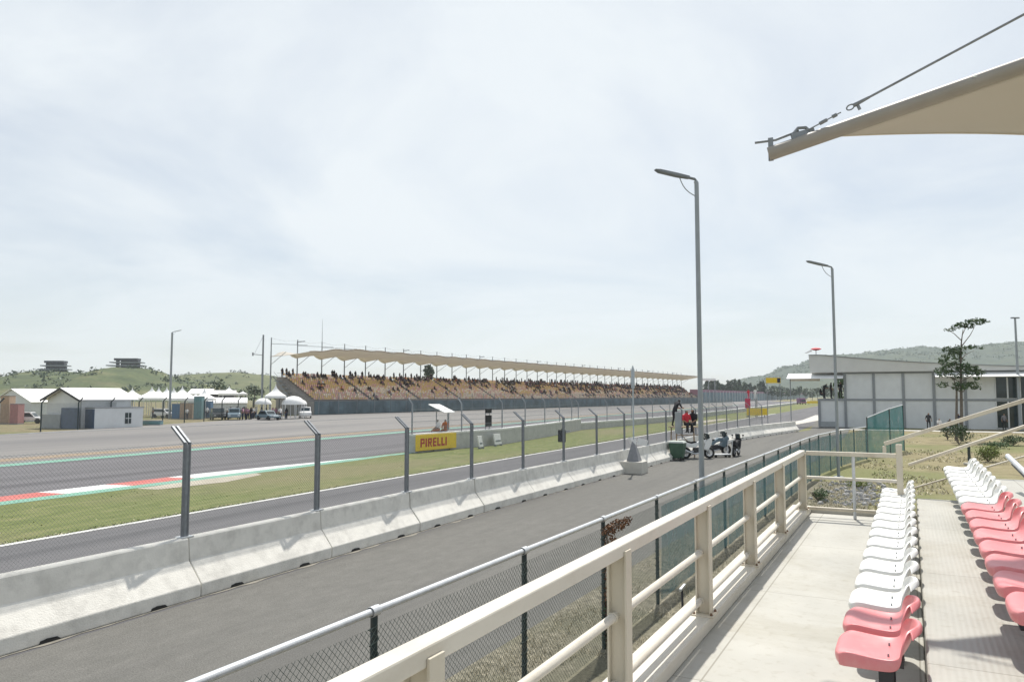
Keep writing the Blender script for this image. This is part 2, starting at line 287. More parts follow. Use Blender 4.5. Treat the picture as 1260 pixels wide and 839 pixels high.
# ------------------------------------------------------------------ mesh helpers
class MB:
    def __init__(s): s.v = []; s.f = []; s.mi = []; s.cur = 0
    def add(s, vs, fs):
        o = len(s.v); s.v.extend([tuple(x) for x in vs])
        for f in fs: s.f.append(tuple(i + o for i in f)); s.mi.append(s.cur)
        return s
    def quad(s, a, b, c, d): return s.add([a, b, c, d], [(0, 1, 2, 3)])
    def box(s, x0, x1, y0, y1, z0, z1):
        return s.add([(x0, y0, z0), (x1, y0, z0), (x1, y1, z0), (x0, y1, z0), (x0, y0, z1), (x1, y0, z1), (x1, y1, z1), (x0, y1, z1)],
                     [(3, 2, 1, 0), (4, 5, 6, 7), (0, 1, 5, 4), (1, 2, 6, 5), (2, 3, 7, 6), (3, 0, 4, 7)])
    def taper(s, x0, x1, y0, y1, z0, X0, X1, Y0, Y1, z1):
        return s.add([(x0, y0, z0), (x1, y0, z0), (x1, y1, z0), (x0, y1, z0), (X0, Y0, z1), (X1, Y0, z1), (X1, Y1, z1), (X0, Y1, z1)],
                     [(3, 2, 1, 0), (4, 5, 6, 7), (0, 1, 5, 4), (1, 2, 6, 5), (2, 3, 7, 6), (3, 0, 4, 7)])
    def bar(s, p, q, w, h, up=(0, 0, 1)):
        p, q = Vector(p), Vector(q); d = (q - p).normalized(); up = Vector(up)
        if abs(d.dot(up)) > .99: up = Vector((1, 0, 0))
        x = d.cross(up).normalized(); y = x.cross(d)
        vs = []
        for c in (p, q):
            for sx, sy in ((-1, -1), (1, -1), (1, 1), (-1, 1)): vs.append(c + x * (sx * w / 2) + y * (sy * h / 2))
        return s.add(vs, [(0, 1, 2, 3), (7, 6, 5, 4), (0, 4, 5, 1), (1, 5, 6, 2), (2, 6, 7, 3), (3, 7, 4, 0)])
    def tube(s, pts, r, n=10, cap=True):
        pts = [Vector(p) for p in pts]; k = len(pts); rs = r if isinstance(r, (list, tuple)) else [r] * k
        vs = []; prev = None
        for i, p in enumerate(pts):
            d = (pts[min(i + 1, k - 1)] - pts[max(i - 1, 0)]).normalized()
            if prev is None:
                a = Vector((0, 0, 1)) if abs(d.z) < .9 else Vector((1, 0, 0))
                x = d.cross(a).normalized()
            else:
                x = (prev - d * prev.dot(d)).normalized()
            prev = x; y = d.cross(x)
            for j in range(n):
                t = 2 * math.pi * j / n; vs.append(p + (x * math.cos(t) + y * math.sin(t)) * rs[i])
        fs = []
        for i in range(k - 1):
            for j in range(n): fs.append((i * n + j, i * n + (j + 1) % n, (i + 1) * n + (j + 1) % n, (i + 1) * n + j))
        if cap: fs += [tuple(range(n - 1, -1, -1)), tuple(range((k - 1) * n, k * n))]
        return s.add(vs, fs)
    def prism(s, poly, x0, x1):
        """poly: (y, z) outline, extruded along x"""
        n = len(poly)
        vs = [(x0, y, z) for y, z in poly] + [(x1, y, z) for y, z in poly]
        fs = [tuple(range(n - 1, -1, -1)), tuple(range(n, 2 * n))] + [(i, (i + 1) % n, n + (i + 1) % n, n + i) for i in range(n)]
        return s.add(vs, fs)
    def prismy(s, poly, y0, y1):
        """poly: (x, z) outline, extruded along y"""
        n = len(poly)
        vs = [(x, y0, z) for x, z in poly] + [(x, y1, z) for x, z in poly]
        fs = [tuple(range(n)), tuple(range(2 * n - 1, n - 1, -1))] + [(i, n + i, n + (i + 1) % n, (i + 1) % n) for i in range(n)]
        return s.add(vs, fs)
    def grid(s, rows, close=False):
        n = len(rows[0]); vs = [p for r in rows for p in r]; fs = []
        for i in range(len(rows) - 1):
            for j in range(n - (0 if close else 1)):
                fs.append((i * n + j, i * n + (j + 1) % n, (i + 1) * n + (j + 1) % n, (i + 1) * n + j))
        return s.add(vs, fs)
    def lathe(s, prof, n=16, axis='z', c=(0, 0, 0)):
        rows = []
        for r, h in prof:
            row = []
            for j in range(n):
                t = 2 * math.pi * j / n; a, b = r * math.cos(t), r * math.sin(t)
                p = (a, b, h) if axis == 'z' else ((h, a, b) if axis == 'x' else (a, h, b))
                row.append((p[0] + c[0], p[1] + c[1], p[2] + c[2]))
            rows.append(row)
        return s.grid(rows, True)
    def build(s, name, m, parent=None, smooth=False, bevel=0.0, segs=2):
        me = bpy.data.meshes.new(name); me.from_pydata(s.v, [], s.f)
        ms = m if isinstance(m, (list, tuple)) else [m]
        for x in ms: me.materials.append(x)
        if len(ms) > 1: me.polygons.foreach_set('material_index', s.mi)
        bm = bmesh.new(); bm.from_mesh(me); bmesh.ops.recalc_face_normals(bm, faces=bm.faces); bm.to_mesh(me); bm.free()
        if smooth:
            me.polygons.foreach_set('use_smooth', [True] * len(me.polygons)); me.set_sharp_from_angle(angle=R(40))
        me.update()
        o = bpy.data.objects.new(name, me); COL.objects.link(o)
        if parent: o.parent = parent
        if bevel:
            b = o.modifiers.new('bevel', 'BEVEL'); b.width = bevel; b.segments = segs; b.limit_method = 'ANGLE'; b.angle_limit = R(35)
        return o
    def raw(s, name, m, parent=None):           # no normal pass, for very big meshes
        me = bpy.data.meshes.new(name); me.from_pydata(s.v, [], s.f); ms = m if isinstance(m, (list, tuple)) else [m]
        for x in ms: me.materials.append(x)
        if len(ms) > 1: me.polygons.foreach_set('material_index', s.mi)
        me.update(); o = bpy.data.objects.new(name, me); COL.objects.link(o)
        if parent: o.parent = parent
        return o
def tag(o, label=None, cat=None, group=None, kind=None):
    if label: o['label'] = label
    if cat: o['category'] = cat
    if group: o['group'] = group
    if kind: o['kind'] = kind
    return o
def thing(name, label, cat, loc=(0, 0, 0), rz=0.0, group=None):
    o = bpy.data.objects.new(name, None); COL.objects.link(o); o.empty_display_size = .2
    o.location = loc; o.rotation_euler = (0, 0, rz)
    return tag(o, label, cat, group)
def copy_tree(o, parent=None):
    c = o.copy(); COL.objects.link(c)
    if parent: c.parent = parent
    for ch in list(o.children): copy_tree(ch, c)
    return c
ORD = ['first', 'second', 'third', 'fourth', 'fifth', 'sixth', 'seventh', 'eighth', 'ninth', 'tenth', 'eleventh', 'twelfth', 'thirteenth',
       'fourteenth', 'fifteenth', 'sixteenth', 'seventeenth', 'eighteenth', 'nineteenth', 'twentieth', 'twenty-first', 'twenty-second', 'twenty-third',
       'twenty-fourth', 'twenty-fifth', 'twenty-sixth']
def leaves(mb, c, rad, n, size, flat=.5, rng=random):
    for _ in range(n):
        while True:
            x, y, z = rng.uniform(-1, 1), rng.uniform(-1, 1), rng.uniform(-1, 1)
            q = x * x + y * y + z * z
            if .12 < q < 1: break
        p = Vector((c[0] + x * rad[0], c[1] + y * rad[1], c[2] + z * rad[2]))
        a = Vector((rng.gauss(0, 1), rng.gauss(0, 1), rng.gauss(0, 1) * flat)).normalized()
        b = a.cross(Vector((rng.gauss(0, 1), rng.gauss(0, 1), rng.gauss(0, 1) + 1.2))).normalized()
        s_ = size * rng.uniform(.6, 1.35)
        mb.add([p - a * s_, p + b * s_ * .5, p + a * s_, p - b * s_ * .5], [(0, 1, 2, 3)])
    return mb
def lattice(mb, L, z0, z1, pitch, r, mapf):
    """chain-link diamonds: two families of diagonal wires clipped to a strip of length L; mapf(s, z) gives the point"""
    H = z1 - z0
    k = -int(H / pitch) - 1
    while k * pitch < L:
        for sg in (1, -1):
            a = k * pitch; pts = []
            s0, s1 = max(a, 0), min(a + H, L)
            if s1 - s0 > .01:
                if sg == 1: q0, q1 = (s0, z0 + s0 - a), (s1, z0 + s1 - a)
                else: q0, q1 = (s0, z1 - (s0 - a)), (s1, z1 - (s1 - a))
                p, q = Vector(mapf(*q0)), Vector(mapf(*q1))
                d = (q - p).normalized(); x = d.cross(Vector((.3, .5, .81))).normalized(); y = d.cross(x)
                vs = []
                for c in (p, q):
                    for j in range(3):
                        t = 2.0944 * j; vs.append(c + (x * math.cos(t) + y * math.sin(t)) * r)
                mb.add(vs, [(0, 1, 4, 3), (1, 2, 5, 4), (2, 0, 3, 5)])
        k += 1
    return mb

# ------------------------------------------------------------------ setting: ground sheets, roads, markings
def structure(o): return tag(o, kind='structure')
mb = MB()
mb.quad((-9000, -3000, -.012), (9000, -3000, -.012), (9000, 9000, -.012), (-9000, 9000, -.012))
structure(mb.build('ground', M['ground']))
def strip(name, m, pts_l, pts_r, z, frame=T, rot=ROT_T):
    """a flat sheet between two polylines given in (u, v); object turned so its texture runs along u"""
    mb = MB()
    for i in range(len(pts_l) - 1):
        a, b, c, d = pts_r[i], pts_r[i + 1], pts_l[i + 1], pts_l[i]
        mb.quad((a[0], a[1], z), (b[0], b[1], z), (c[0], c[1], z), (d[0], d[1], z))
    o = mb.build(name, m); o.rotation_euler = (0, 0, rot)
    return structure(o)
# local x = u, local y = v in the turned sheets
barrier_path = [(-4.3, 10.85), (10, 10.83), (21, 10.75), (30, 10.45), (38, 10.1), (48, 9.85), (58.5, 9.8), (65, 9.35), (74.5, 7.8), (84.6, 6.05)]
strip('service_road', M['asphalt'], [(u, v - .15) for u, v in barrier_path] + [(130, 8)], [(-4.3, 5.4), (10, 4.82), (21, 4.38), (30, 3.95), (38, 3.5), (48, 2.6), (58.5, 2.4), (65, 2.3), (74.5, 2.2), (84.6, 2.2), (130, 3)], .004)
strip('pit_lane', M['asphalt_lane'], [(-12, 18.65), (40, 18.65), (90, 18.2), (160, 17.4), (500, 17)], [(-12, 9.9), (40, 9.2), (75, 7), (160, 5), (500, 0)], .0)
strip('road_line', M['paint_white'], [(-12, 18.86), (40, 18.86), (90, 18.42), (160, 17.7)], [(-12, 18.62), (40, 18.62), (90, 18.17), (160, 17.37)], .008)
strip('infield_grass', M['infield'], [(-15, 26.2), (34, 26.6), (60, 27.2), (75, 28), (104, 25.6), (165, 26), (520, 34)], [(-15, 18.8), (34, 18.8), (60, 18.6), (90, 18.35), (104, 18.2), (165, 17.5), (520, 20)], .004)
strip('race_track', M['asphalt_track'], [(-25, 40), (24, 39.8), (64, 41.4), (120, 42), (520, 60)], [(-25, 25.9), (24, 26), (64, 26.4), (120, 25), (520, 33)], .0)
strip('painted_edge_line', M['paint_green'], [(-25, 40.9), (24, 40.75), (64, 42.3), (120, 42.9), (300, 47)], [(-25, 39.6), (24, 39.45), (64, 41.1), (120, 41.9), (300, 46)], .008)
strip('gravel_strip', M['tan'], [(-25, 44.4), (24, 44.2), (64, 45.6), (120, 46.4), (300, 50)], [(-25, 42.4), (24, 42.3), (64, 43.8), (120, 44.6), (300, 48.6)], .008)
strip('runoff_asphalt', M['asphalt_run'], [(-40, 58), (42, 72.5), (60, 77.5), (89, 87.5), (108, 94.6), (165, 90.2), (346, 76.2), (700, 75.5)], [(-40, 40.2), (24, 40), (64, 41.6), (90, 42), (120, 42.2), (165, 44), (346, 52), (700, 68)], .002)
strip('lit_slope_sheet', M['conc_pale'], [(66, 13.3), (88, 11.2), (119, 9.3), (150, 9.5)], [(66, 12.5), (88, 9.5), (119, 7.0), (150, 7)], .012)  # flat pale sheet in place of the sunlit slope of another barrier row
strip('access_track', M['sandpatch'], [(96, 22.5), (110, 22), (120, 21)], [(96, 20.2), (110, 20), (120, 19.6)], .012)
strip('grass_patch', M['sandpatch'], [(20.2, 25.5), (23, 25.7), (26.6, 25.6)], [(20.4, 24.5), (23.4, 24.1), (26.2, 24.9)], .012)
# kerb: wedge in red, white and a green toe
def kerb():
    mb = MB(); u = -16.0; k = 0
    segs = []
    for u0, u1, c in [(-16, -8, 1), (-8, -3, 0), (-3, 2.6, 1), (2.6, 18.2, 0), (18.2, 20.4, 1), (20.4, 25.2, 0), (25.2, 28, 1), (28, 30.5, 1)]: pass
    bands = [(-16, -4, 0), (-4, 6, 1), (6, 17.9, 0), (17.9, 20.6, 1), (20.6, 23.6, 0), (23.6, 38, 1)]
    for u0, u1, c in bands:
        n = max(1, int((u1 - u0) / 2))
        for i in range(n):
            a, b = u0 + (u1 - u0) * i / n, u0 + (u1 - u0) * (i + 1) / n
            f = lambda x: max(0, min(1, (38 - x) / 12))
            ya, yb = 26.15, 26.15
            mb.cur = c
            mb.quad((a, ya, .055), (b, yb, .055), (b, yb + 1.6 * f(b) + .05, .012), (a, ya + 1.6 * f(a) + .05, .012))
            mb.cur = 2
            mb.quad((a, ya - .5 * min(1, f(a) * 2 + .3), .01), (b, yb - .5 * min(1, f(b) * 2 + .3), .01), (b, yb, .055), (a, ya, .055))
    for i in range(4):
        mb.cur = 2
        a, b = 38 + i * 1.5, 39.5 + i * 1.5
        mb.quad((a, 25.8, .014), (b, 25.8, .014), (b, 26.5 - .13 * (i + 1), .014), (a, 26.5 - .13 * i, .014))
    o = mb.build('kerb', [M['paint_red'], M['kerb_white'], M['paint_green']]); o.rotation_euler = (0, 0, ROT_T)
    structure(o)
kerb()
strip('verge', M['verge'], [(-6, 5.25), (13, 5.25), (22, 5.2), (30, 5.1), (34, 4.9)], [(-6, 1.3), (13, 1.3), (22, 1.3), (30, 1.3), (34, 1.3)], .0075, P, ROT_P)

M['dust'] = mat('pale road dust', (.24, .225, .19), .95, .2, 6)
pl, pr = [], []
uu = -4.0
while uu < 44:
    vv = None
    for (a, va_), (b, vb_) in zip(barrier_path, barrier_path[1:]):
        if a <= uu <= b: vv = va_ + (vb_ - va_) * (uu - a) / (b - a)
    pl.append((uu, vv + .05)); pr.append((uu, vv - .05 - .16 * abs(mnoise.noise(Vector((uu * 1.3, 0, 4)))) - .05 * abs(mnoise.noise(Vector((uu * 6, 0, 8)))))); uu += .15
strip('road_dust', M['dust'], pl, pr, .0075)
# hills: real terrain with its own depth
def terrain(name, m, prof, d0, d1, dc, bump, nx, nd, seed, bs=.02):
    """prof: list of (pixel column, elevation of the ridge in metres); the ridge stands at distance dc, feet at d0 and d1"""
    def h(px):
        for (a, ha), (b, hb) in zip(prof, prof[1:]):
            if a <= px <= b:
                t = (px - a) / (b - a); t = t * t * (3 - 2 * t); return ha + (hb - ha) * t
        return 0
    mb = MB(); rows = []
    for i in range(nd + 1):
        Y = d0 + (d1 - d0) * i / nd
        s = (Y - d0) / (dc - d0) if Y < dc else (d1 - Y) / (d1 - dc)
        s = max(0, min(1, s)); s = math.sin(s * math.pi / 2) ** 1.2
        row = []
        for j in range(nx + 1):
            px = prof[0][0] + (prof[-1][0] - prof[0][0]) * j / nx
            X = (px - 630) / FPX * dc * (1 + (Y / dc - 1) * .5)
            z = h(px) * s
            z += mnoise.noise(Vector((X * bs, Y * bs, seed))) * bump * min(1, z / 8) + mnoise.noise(Vector((X * bs * 5, Y * bs * 5, seed))) * bump * .35 * min(1, z / 8)
            row.append((X, Y, z - 1.2))
        rows.append(row)
    mb.grid(rows)
    o = mb.build(name, m, smooth=True)
    return structure(o)
elev = lambda py, Y: EYE + (487 - py) * Y / FPX + 1.2
terrain('hill', M['hill'], [(-90, 0), (-20, elev(474, 620)), (20, elev(464, 620)), (60, elev(457, 620)), (92, elev(458, 620)), (120, elev(459, 620)), (152, elev(451, 620)), (182, elev(454, 620)), (212, elev(465, 620)), (260, elev(473, 620)), (330, 0)], 430, 900, 620, 1.6, 150, 40, 1.0)
terrain('hill', M['hill2'], [(120, 0), (190, elev(470, 950)), (240, elev(461, 950)), (290, elev(458, 950)), (325, elev(461, 950)), (365, elev(470, 950)), (430, elev(480, 950)), (520, 0)], 700, 1300, 950, 1.6, 130, 30, 5.0)
terrain('mountain', M['mount'], [(820, 0), (900, elev(476, 2300)), (935, elev(465, 2300)), (970, elev(452, 2300)), (1010, elev(442, 2300)), (1060, elev(437, 2300)), (1085, elev(434, 2300)), (1130, elev(431, 2300)), (1165, elev(430, 2300)), (1200, elev(427, 2300)), (1260, elev(424, 2300)), (1400, elev(415, 2300)), (1600, elev(440, 2300)), (1800, 0)], 1500, 3400, 2300, 16, 240, 50, 3.0, .006)

# ------------------------------------------------------------------ the small stand: tiers, kerb, railing
# local frame of the stand: x = u (along the rows), y = l (towards the track)
UE = 12.3
st = thing('spectator_stand', 'cream concrete stand with stepped tiers carrying two rows of plastic seats', 'stand', (0, 0, 0), ROT_P)
U0 = -6.0
mb = MB(); mb.box(U0, UE, -.03, 1.62, ZF - .28, ZF); mb.build('tier', M['floor'], st, bevel=.008)
mb = MB(); mb.box(4.25, UE + .02, -.83, -.033, ZF - .28, ZF + .30); mb.build('tier', M['floor_rib'], st, bevel=.012)
mb = MB(); mb.box(U0, UE + .05, -2.4, -.833, ZF - .28, ZF + .62); mb.build('tier', M['floor'], st, bevel=.012)
mb = MB(); mb.box(U0, 4.2, -.83, -.28, ZF - .2, ZF + .15); mb.build('aisle_step', M['floor'], st, bevel=.012)
mb = MB(); mb.box(U0, UE + .03, 1.375, 1.64, ZF + .002, ZF + .10); mb.build('edge_kerb', M['cream_light'], st, bevel=.01)
mb = MB(); mb.box(UE + .003, UE + .16, -.03, 1.62, ZF - .2, ZF + .06); mb.build('end_kerb', M['tile_step'], st, bevel=.01)
for u in (-2, 2, 6, 10, 12.2):
    for l in (1.2, -.6, -2.0):
        mb = MB(); mb.box(u - .15, u + .15, l - .15, l + .15, 0, ZF - .285); mb.build('support', M['conc_old'], st)
mb = MB(); mb.box(U0, UE - .3, 1.0, 1.03, 0.0, ZF - .285); mb.build('under_wall', M['conc_old'], st)

rl = thing('safety_railing', 'long cream square-tube railing along the open edge of the stand', 'railing', (0, 0, 0), ROT_P)
ZT = EYE - .796
mb = MB(); mb.bar((-5, 1.435, ZT - .035), (11.93, 1.435, ZT - .035), .085, .07); mb.build('top_rail', M['cream_light'], rl, bevel=.008)
mb = MB(); mb.tube([(-5, 1.455, ZF + .56), (11.86, 1.455, ZF + .56)], .024, 12); mb.build('mid_rail', M['cream_light'], rl, True)
mb = MB(); mb.tube([(-5, 1.46, ZF + .2), (11.86, 1.46, ZF + .2)], .024, 12); mb.build('bottom_rail', M['cream_light'], rl, True)
for i, u in enumerate([-1.69, .21, 2.11, 3.99, 5.88, 7.78, 9.73, 11.86]):
    # H-shaped post: two flanges and a web
    p = thing('post', None, None, (u, 1.435, ZF + .1)); p.parent = rl
    mb = MB(); mb.box(-.01, .01, -.0435, .0435, 0, ZT - .075 - ZF - .1)
    web = mb.build('web', M['cream'], p)
    for s in (-1, 1):
        mb = MB(); mb.box(-.045, .045, s * .05 - .006, s * .05 + .006, 0, ZT - .068 - ZF - .1 + (.03 if s < 0 else 0))
        mb.build('flange', M['cream'], p, bevel=.002)
    mb = MB(); mb.box(-.085, .085, -.085, .085, -.004, .012); mb.build('base_plate', M['cream'], p, bevel=.003)
    for bx_ in (-.065, .065):
        for by_ in (-.065, .065):
            mb = MB(); mb.lathe([(0, .03), (.006, .03), (.006, .022), (.011, .022), (.011, .012)], 6, 'z', (bx_, by_, 0)); mb.build('bolt', M['rusty'], p)
    for zz in (.46, .1):
        mb = MB(); mb.lathe([(.025, -.062), (.031, -.06), (.028, -.052)], 14, 'x', (0, .02, zz)); mb.lathe([(.028, .052), (.031, .06), (.025, .062)], 14, 'x', (0, .02, zz)); mb.build('weld_collar', M['cream'], p, True)

# end railing across the far end, and the sloping hand rail of the stair behind it
er = thing('end_railing', 'cream railing closing the far end of the stand, meeting the long railing at a corner', 'railing', (0, 0, 0), ROT_P)
mb = MB(); mb.bar((11.95, 1.385, ZT - .04), (11.95, .2, ZT - .04), .07, .06); mb.build('top_rail', M['cream'], er, bevel=.006)
mb = MB(); mb.tube([(11.95, 1.38, ZF + .56), (11.95, .2, ZF + .56)], .024, 10); mb.build('mid_rail', M['cream_light'], er, True)
mb = MB(); mb.tube([(11.95, 1.38, ZF + .12), (11.95, .2, ZF + .12)], .024, 10); mb.build('bottom_rail', M['cream'], er, True)
mb = MB(); mb.box(11.91, 11.99, .12, .2, ZF + .002, ZT + .12); mb.build('post', M['cream'], er, bevel=.006)
mb = MB(); mb.tube([(11.95, .75, ZF + .002), (11.95, .75, ZT - .07)], .022, 10); mb.build('post', M['galv'], er, True)
hr = thing('stair_handrail', 'cream hand rail climbing to the right past the far end of the stand', 'railing', (0, 0, 0), ROT_P)
def hpt(px, py, u=12.75):
    """point of the vertical plane u = const of the stand that this sight line meets (a measurement of the photograph)"""
    d = ray(px, py); s, c = math.sin(A_STAND), math.cos(A_STAND)
    t = u / (d.x * s + d.y * c)
    return (u, -d.x * t * c + d.y * t * s, EYE + d.z * t)
a, b = hpt(1088, 546), hpt(1262, 492); e = Vector(b) - Vector(a)
mb = MB(); mb.bar(a, Vector(a) + e * 1.7, .06, .055); mb.bar(Vector(a) - Vector((0, .0, .03)), (a[0], a[1], a[2] - .13), .05, .05, (1, 0, 0)); mb.build('top_rail', M['cream'], hr, bevel=.006)
c_, d_ = hpt(1118, 572), hpt(1262, 524); e2 = Vector(d_) - Vector(c_)
mb = MB(); mb.tube([c_, Vector(c_) + e2 * 1.9], .025, 10); mb.build('mid_rail', M['cream'], hr, True)
c3, d3 = hpt(1122, 601), hpt(1262, 561); e3 = Vector(d3) - Vector(c3)
mb = MB(); mb.tube([c3, Vector(c3) + e3 * 1.9], .014, 8); mb.build('bottom_rail', M['cream'], hr, True)
for k in (1.62,):
    q = Vector(a) + e * k
    mb = MB(); mb.box(q.x - .035, q.x + .035, q.y - .04 - (.2 if k == 0 else 0), q.y + .04 - (.2 if k == 0 else 0), 0.0, q.z - .03 + (.07 if k == 0 else 0)); mb.build('post', M['cream'], hr, bevel=.006)
w = thing('seat_frame_tube', 'white tube end sloping down at the right edge beyond the second seat row', 'tube')
mb = MB(); mb.tube([at_y(1240, 561, 9.2), at_y(1275, 594, 8.1)], .03, 12); mb.build('tube', M['galv'], w, True)
mb = MB(); mb.tube([at_y(1246, 571, 9.2), at_y(1275, 600, 8.1)], .016, 10); mb.build('shadow_bar', M['dark_steel'], w, True)  # dark bar added for the shade below the white tube
p0 = at_y(1268, 588, 8.5)
mb = MB(); mb.box(p0.x - .02, p0.x + .02, p0.y - .02, p0.y + .02, ZF + .62, p0.z); mb.build('leg', M['dark_steel'], w)

# ------------------------------------------------------------------ seats: bucket shells on brackets
def seat_shell_mesh():
    """moulded shell: pan, low back, and a rim turned down all round"""
    prof = [(-.018, -.075, 0), (-.03, -.04, 0), (-.024, -.012, 0), (.0, .0, 0), (.05, .002, 0), (.12, -.008, 0), (.2, -.016, 0), (.27, -.018, 0), (.325, -.006, .15), (.362, .024, .5),
            (.386, .07, .85), (.404, .118, 1), (.418, .155, 1), (.43, .176, 1), (.445, .182, 1), (.456, .168, 1), (.46, .14, 1)]
    cols = [(-1, 1), (-1, .45), (-.985, 0)] + [(-.93 + 1.86 * j / 12, 0) for j in range(13)] + [(.985, 0), (1, .45), (1, 1)]
    rows = []
    for i, (d, h, bk) in enumerate(prof):
        row = []
        for t, sk in cols:
            wmax = .216
            if i <= 3: wmax -= .012 * (3 - i)
            if h > .08 and bk: wmax -= .085 * ((h - .08) / .1) ** 2
            x = t * wmax + (.006 * sk if t > 0 else -.006 * sk)
            dd, hh = d, h; e = abs(t) ** 5
            hh += (.016 * e - .007 * (1 - t * t)) * (1 - bk) * (1 if i > 3 else .2)
            if i <= 3: dd += .03 * e
            dd -= .06 * bk * abs(t) ** 2.4; hh -= .02 * bk * e
            hh = hh + (-.066 - hh) * sk * (1 - bk); dd += .012 * sk * bk
            row.append((x, -dd * .88, hh * (.82 if hh > 0 else 1)))
        rows.append(row)
    mb = MB(); mb.grid(rows); return mb
def make_seat(m):
    s = thing('stadium_seat', 'x', 'seat')
    sh = seat_shell_mesh().build('shell', m, s, True)
    so = sh.modifiers.new('thick', 'SOLIDIFY'); so.thickness = .007; so.offset = -1
    sb = sh.modifiers.new('sub', 'SUBSURF'); sb.levels = 1; sb.render_levels = 2
    mb = MB()
    mb.box(-.11, .11, -.31, -.13, -.07, -.03); mb.box(-.035, .035, -.255, -.185, -.388, -.072); mb.box(-.08, .08, -.3, -.14, -.4, -.388)
    mb.build('pedestal', M['dark_steel'], s)
    mb = MB()
    for x in (-.1, .1): mb.lathe([(0, .004), (.0045, .004), (.0055, .0), (.0055, -.03)], 10, 'z', (x, -.238, -.009))
    mb.build('bolt', M['galv_dark'], s, True)
    return s
seat_w, seat_r = make_seat(M['seat_white']), make_seat(M['seat_red'])
used = set()
def place_seat(kind, u, l, z, label, group):
    src = seat_w if kind == 'w' else seat_r
    if src.name in used: o = copy_tree(src)
    else: o = src; used.add(src.name)
    o.location = P(u, l, z); o.rotation_euler = (0, 0, ROT_P)
    tag(o, label, 'seat', group)
PIT = .547
for i in range(15):
    k = 'r' if i < 2 else 'w'
    lab = ['red plastic seat at the near end of the front row', 'red plastic seat between the nearest red seat and the first white one, front row'][i] if i < 2 else \
        ('white plastic seat, next to the red pair in the front row' if i == 2 else ('white plastic seat at the far end of the front row' if i == 14 else '%s white plastic seat beyond the red pair in the front row' % ORD[i - 2]))
    place_seat(k, 4.43 + .22 + i * PIT, .385 + random.uniform(-.006, .006), ZF + .40, lab, 'plastic seats of the front row')
for i in range(0, 16):
    k = 'r' if i < 8 else 'w'
    if i < 8: lab = '%s red plastic seat in the back row, counted from the white ones' % ORD[7 - i]
    else: lab = '%s white plastic seat in the back row, counted from the red ones' % ORD[i - 8]
    place_seat(k, 4.49 + .22 + i * PIT, -.425 + random.uniform(-.006, .006), ZF + .30 + .40, lab, 'plastic seats of the back row')

# ------------------------------------------------------------------ shade sail with its steel arm and cable
sl = thing('shade_sail', 'cream tensile sun sail on a slanting steel arm, reaching in at the top right', 'canopy')
TIP = at_y(946, 190, 7.0)
ARM = Vector((math.cos(A_STAND), -math.sin(A_STAND), 0))
far = at_y(1262, 80, 7.0 - math.sin(A_STAND) * ((at_y(1262, 80, 5.9).x - TIP.x) / math.cos(A_STAND)))
ad = (far - TIP).normalized()
end = TIP + ad * 7.0
mb = MB(); mb.tube([TIP, end], .066, 18); mb.build('arm', M['arm'], sl, True)
mb = MB(); q = TIP + ad * .02
mb.bar(q + Vector((0, 0, -.07)), q + Vector((0, 0, .15)), .02, .045, ad); mb.build('end_plate', M['galv_dark'], sl)
mb = MB(); mb.tube([TIP + Vector((-.12, .03, .12)), TIP + Vector((.06, -.02, .13)), TIP + ad * .28 + Vector((0, 0, .12))], .012, 8); mb.build('eye_bolt', M['galv_dark'], sl, True)
mb = MB(); q = TIP + ad * .3 + Vector((0, 0, .09))
mb.tube([q + Vector((-.07, 0, .0)), q + Vector((-.03, 0, .05)), q + Vector((.04, 0, .055)), q + Vector((.09, 0, .01)), q + Vector((.1, 0, -.06))], .016, 8)
mb.bar(q + Vector((-.09, 0, -.04)), q + Vector((.12, 0, .02)), .03, .07); mb.build('shackle', M['galv_dark'], sl, True)
c0 = TIP + ad * .36 + Vector((0, 0, .1)); c1 = at_y(1262, 17, 5.9)
cd = (c1 - c0)
mb = MB(); mb.tube([c0, c0 + cd * .17], .006, 6); mb.tube([c0 + cd * .3, c1 + cd * .8], .011, 8); mb.build('cable', M['galv_dark'], sl, True)
mb = MB()
q0, q1 = c0 + cd * .17, c0 + cd * .3
for f0, f1 in ((.06, .1), (.125, .15)):
    mb = MB(); mb.tube([c0 + cd * f0, c0 + cd * f1], .018, 8); mb.build('clamp', M['galv_dark'], sl, True)
mb = MB()
side = cd.cross(Vector((0, 1, 0))).normalized()
ring = []
for j in range(13):
    t = 2 * math.pi * j / 12; ring.append(c0 + cd * (.217 + .018 * math.cos(t)) + side * .022 * math.sin(t))
mb.tube(ring, .007, 6, False)
mb.tube([c0 + cd * .235, c0 + cd * .31], [.02, .013], 8); mb.bar(c0 + cd * .25, c0 + cd * .25 - side * .06, .02, .02)
mb.build('turnbuckle', M['galv_dark'], sl, True)
# fabric between the arm and a free curved edge
A0 = TIP + ad * .62 + Vector((0, .0, -.05))
rows = []
Eend = Vector((A0.x + 5.4, A0.y + 2.5, A0.z + .66))
for i in range(31):
    s = i / 30
    pa = A0 + ad * (6.3 * s)
    pe = A0 + (Eend - A0) * s + Vector((0, -.2, .04)) * (4 * s * (1 - s))
    row = []
    for j in range(13):
        t = j / 12; q = pa.lerp(pe, t); q.z -= .16 * math.sin(math.pi * t) * min(1, s * 2.2); row.append(tuple(q))
    rows.append(row)
mb = MB(); mb.grid(rows); fb = mb.build('fabric', M['sail'], sl, True)
so = fb.modifiers.new('thick', 'SOLIDIFY'); so.thickness = .004
mb = MB(); mb.tube([Vector(r[-1]) for r in rows], .012, 8); mb.build('edge_rope', M['cream'], sl, True)
mb = MB(); q = end - ad * .1
mb.tube([(q.x, q.y, 1.0), (q.x, q.y, q.z)], .1, 14); mb.build('mast', M['cream'], sl, True)

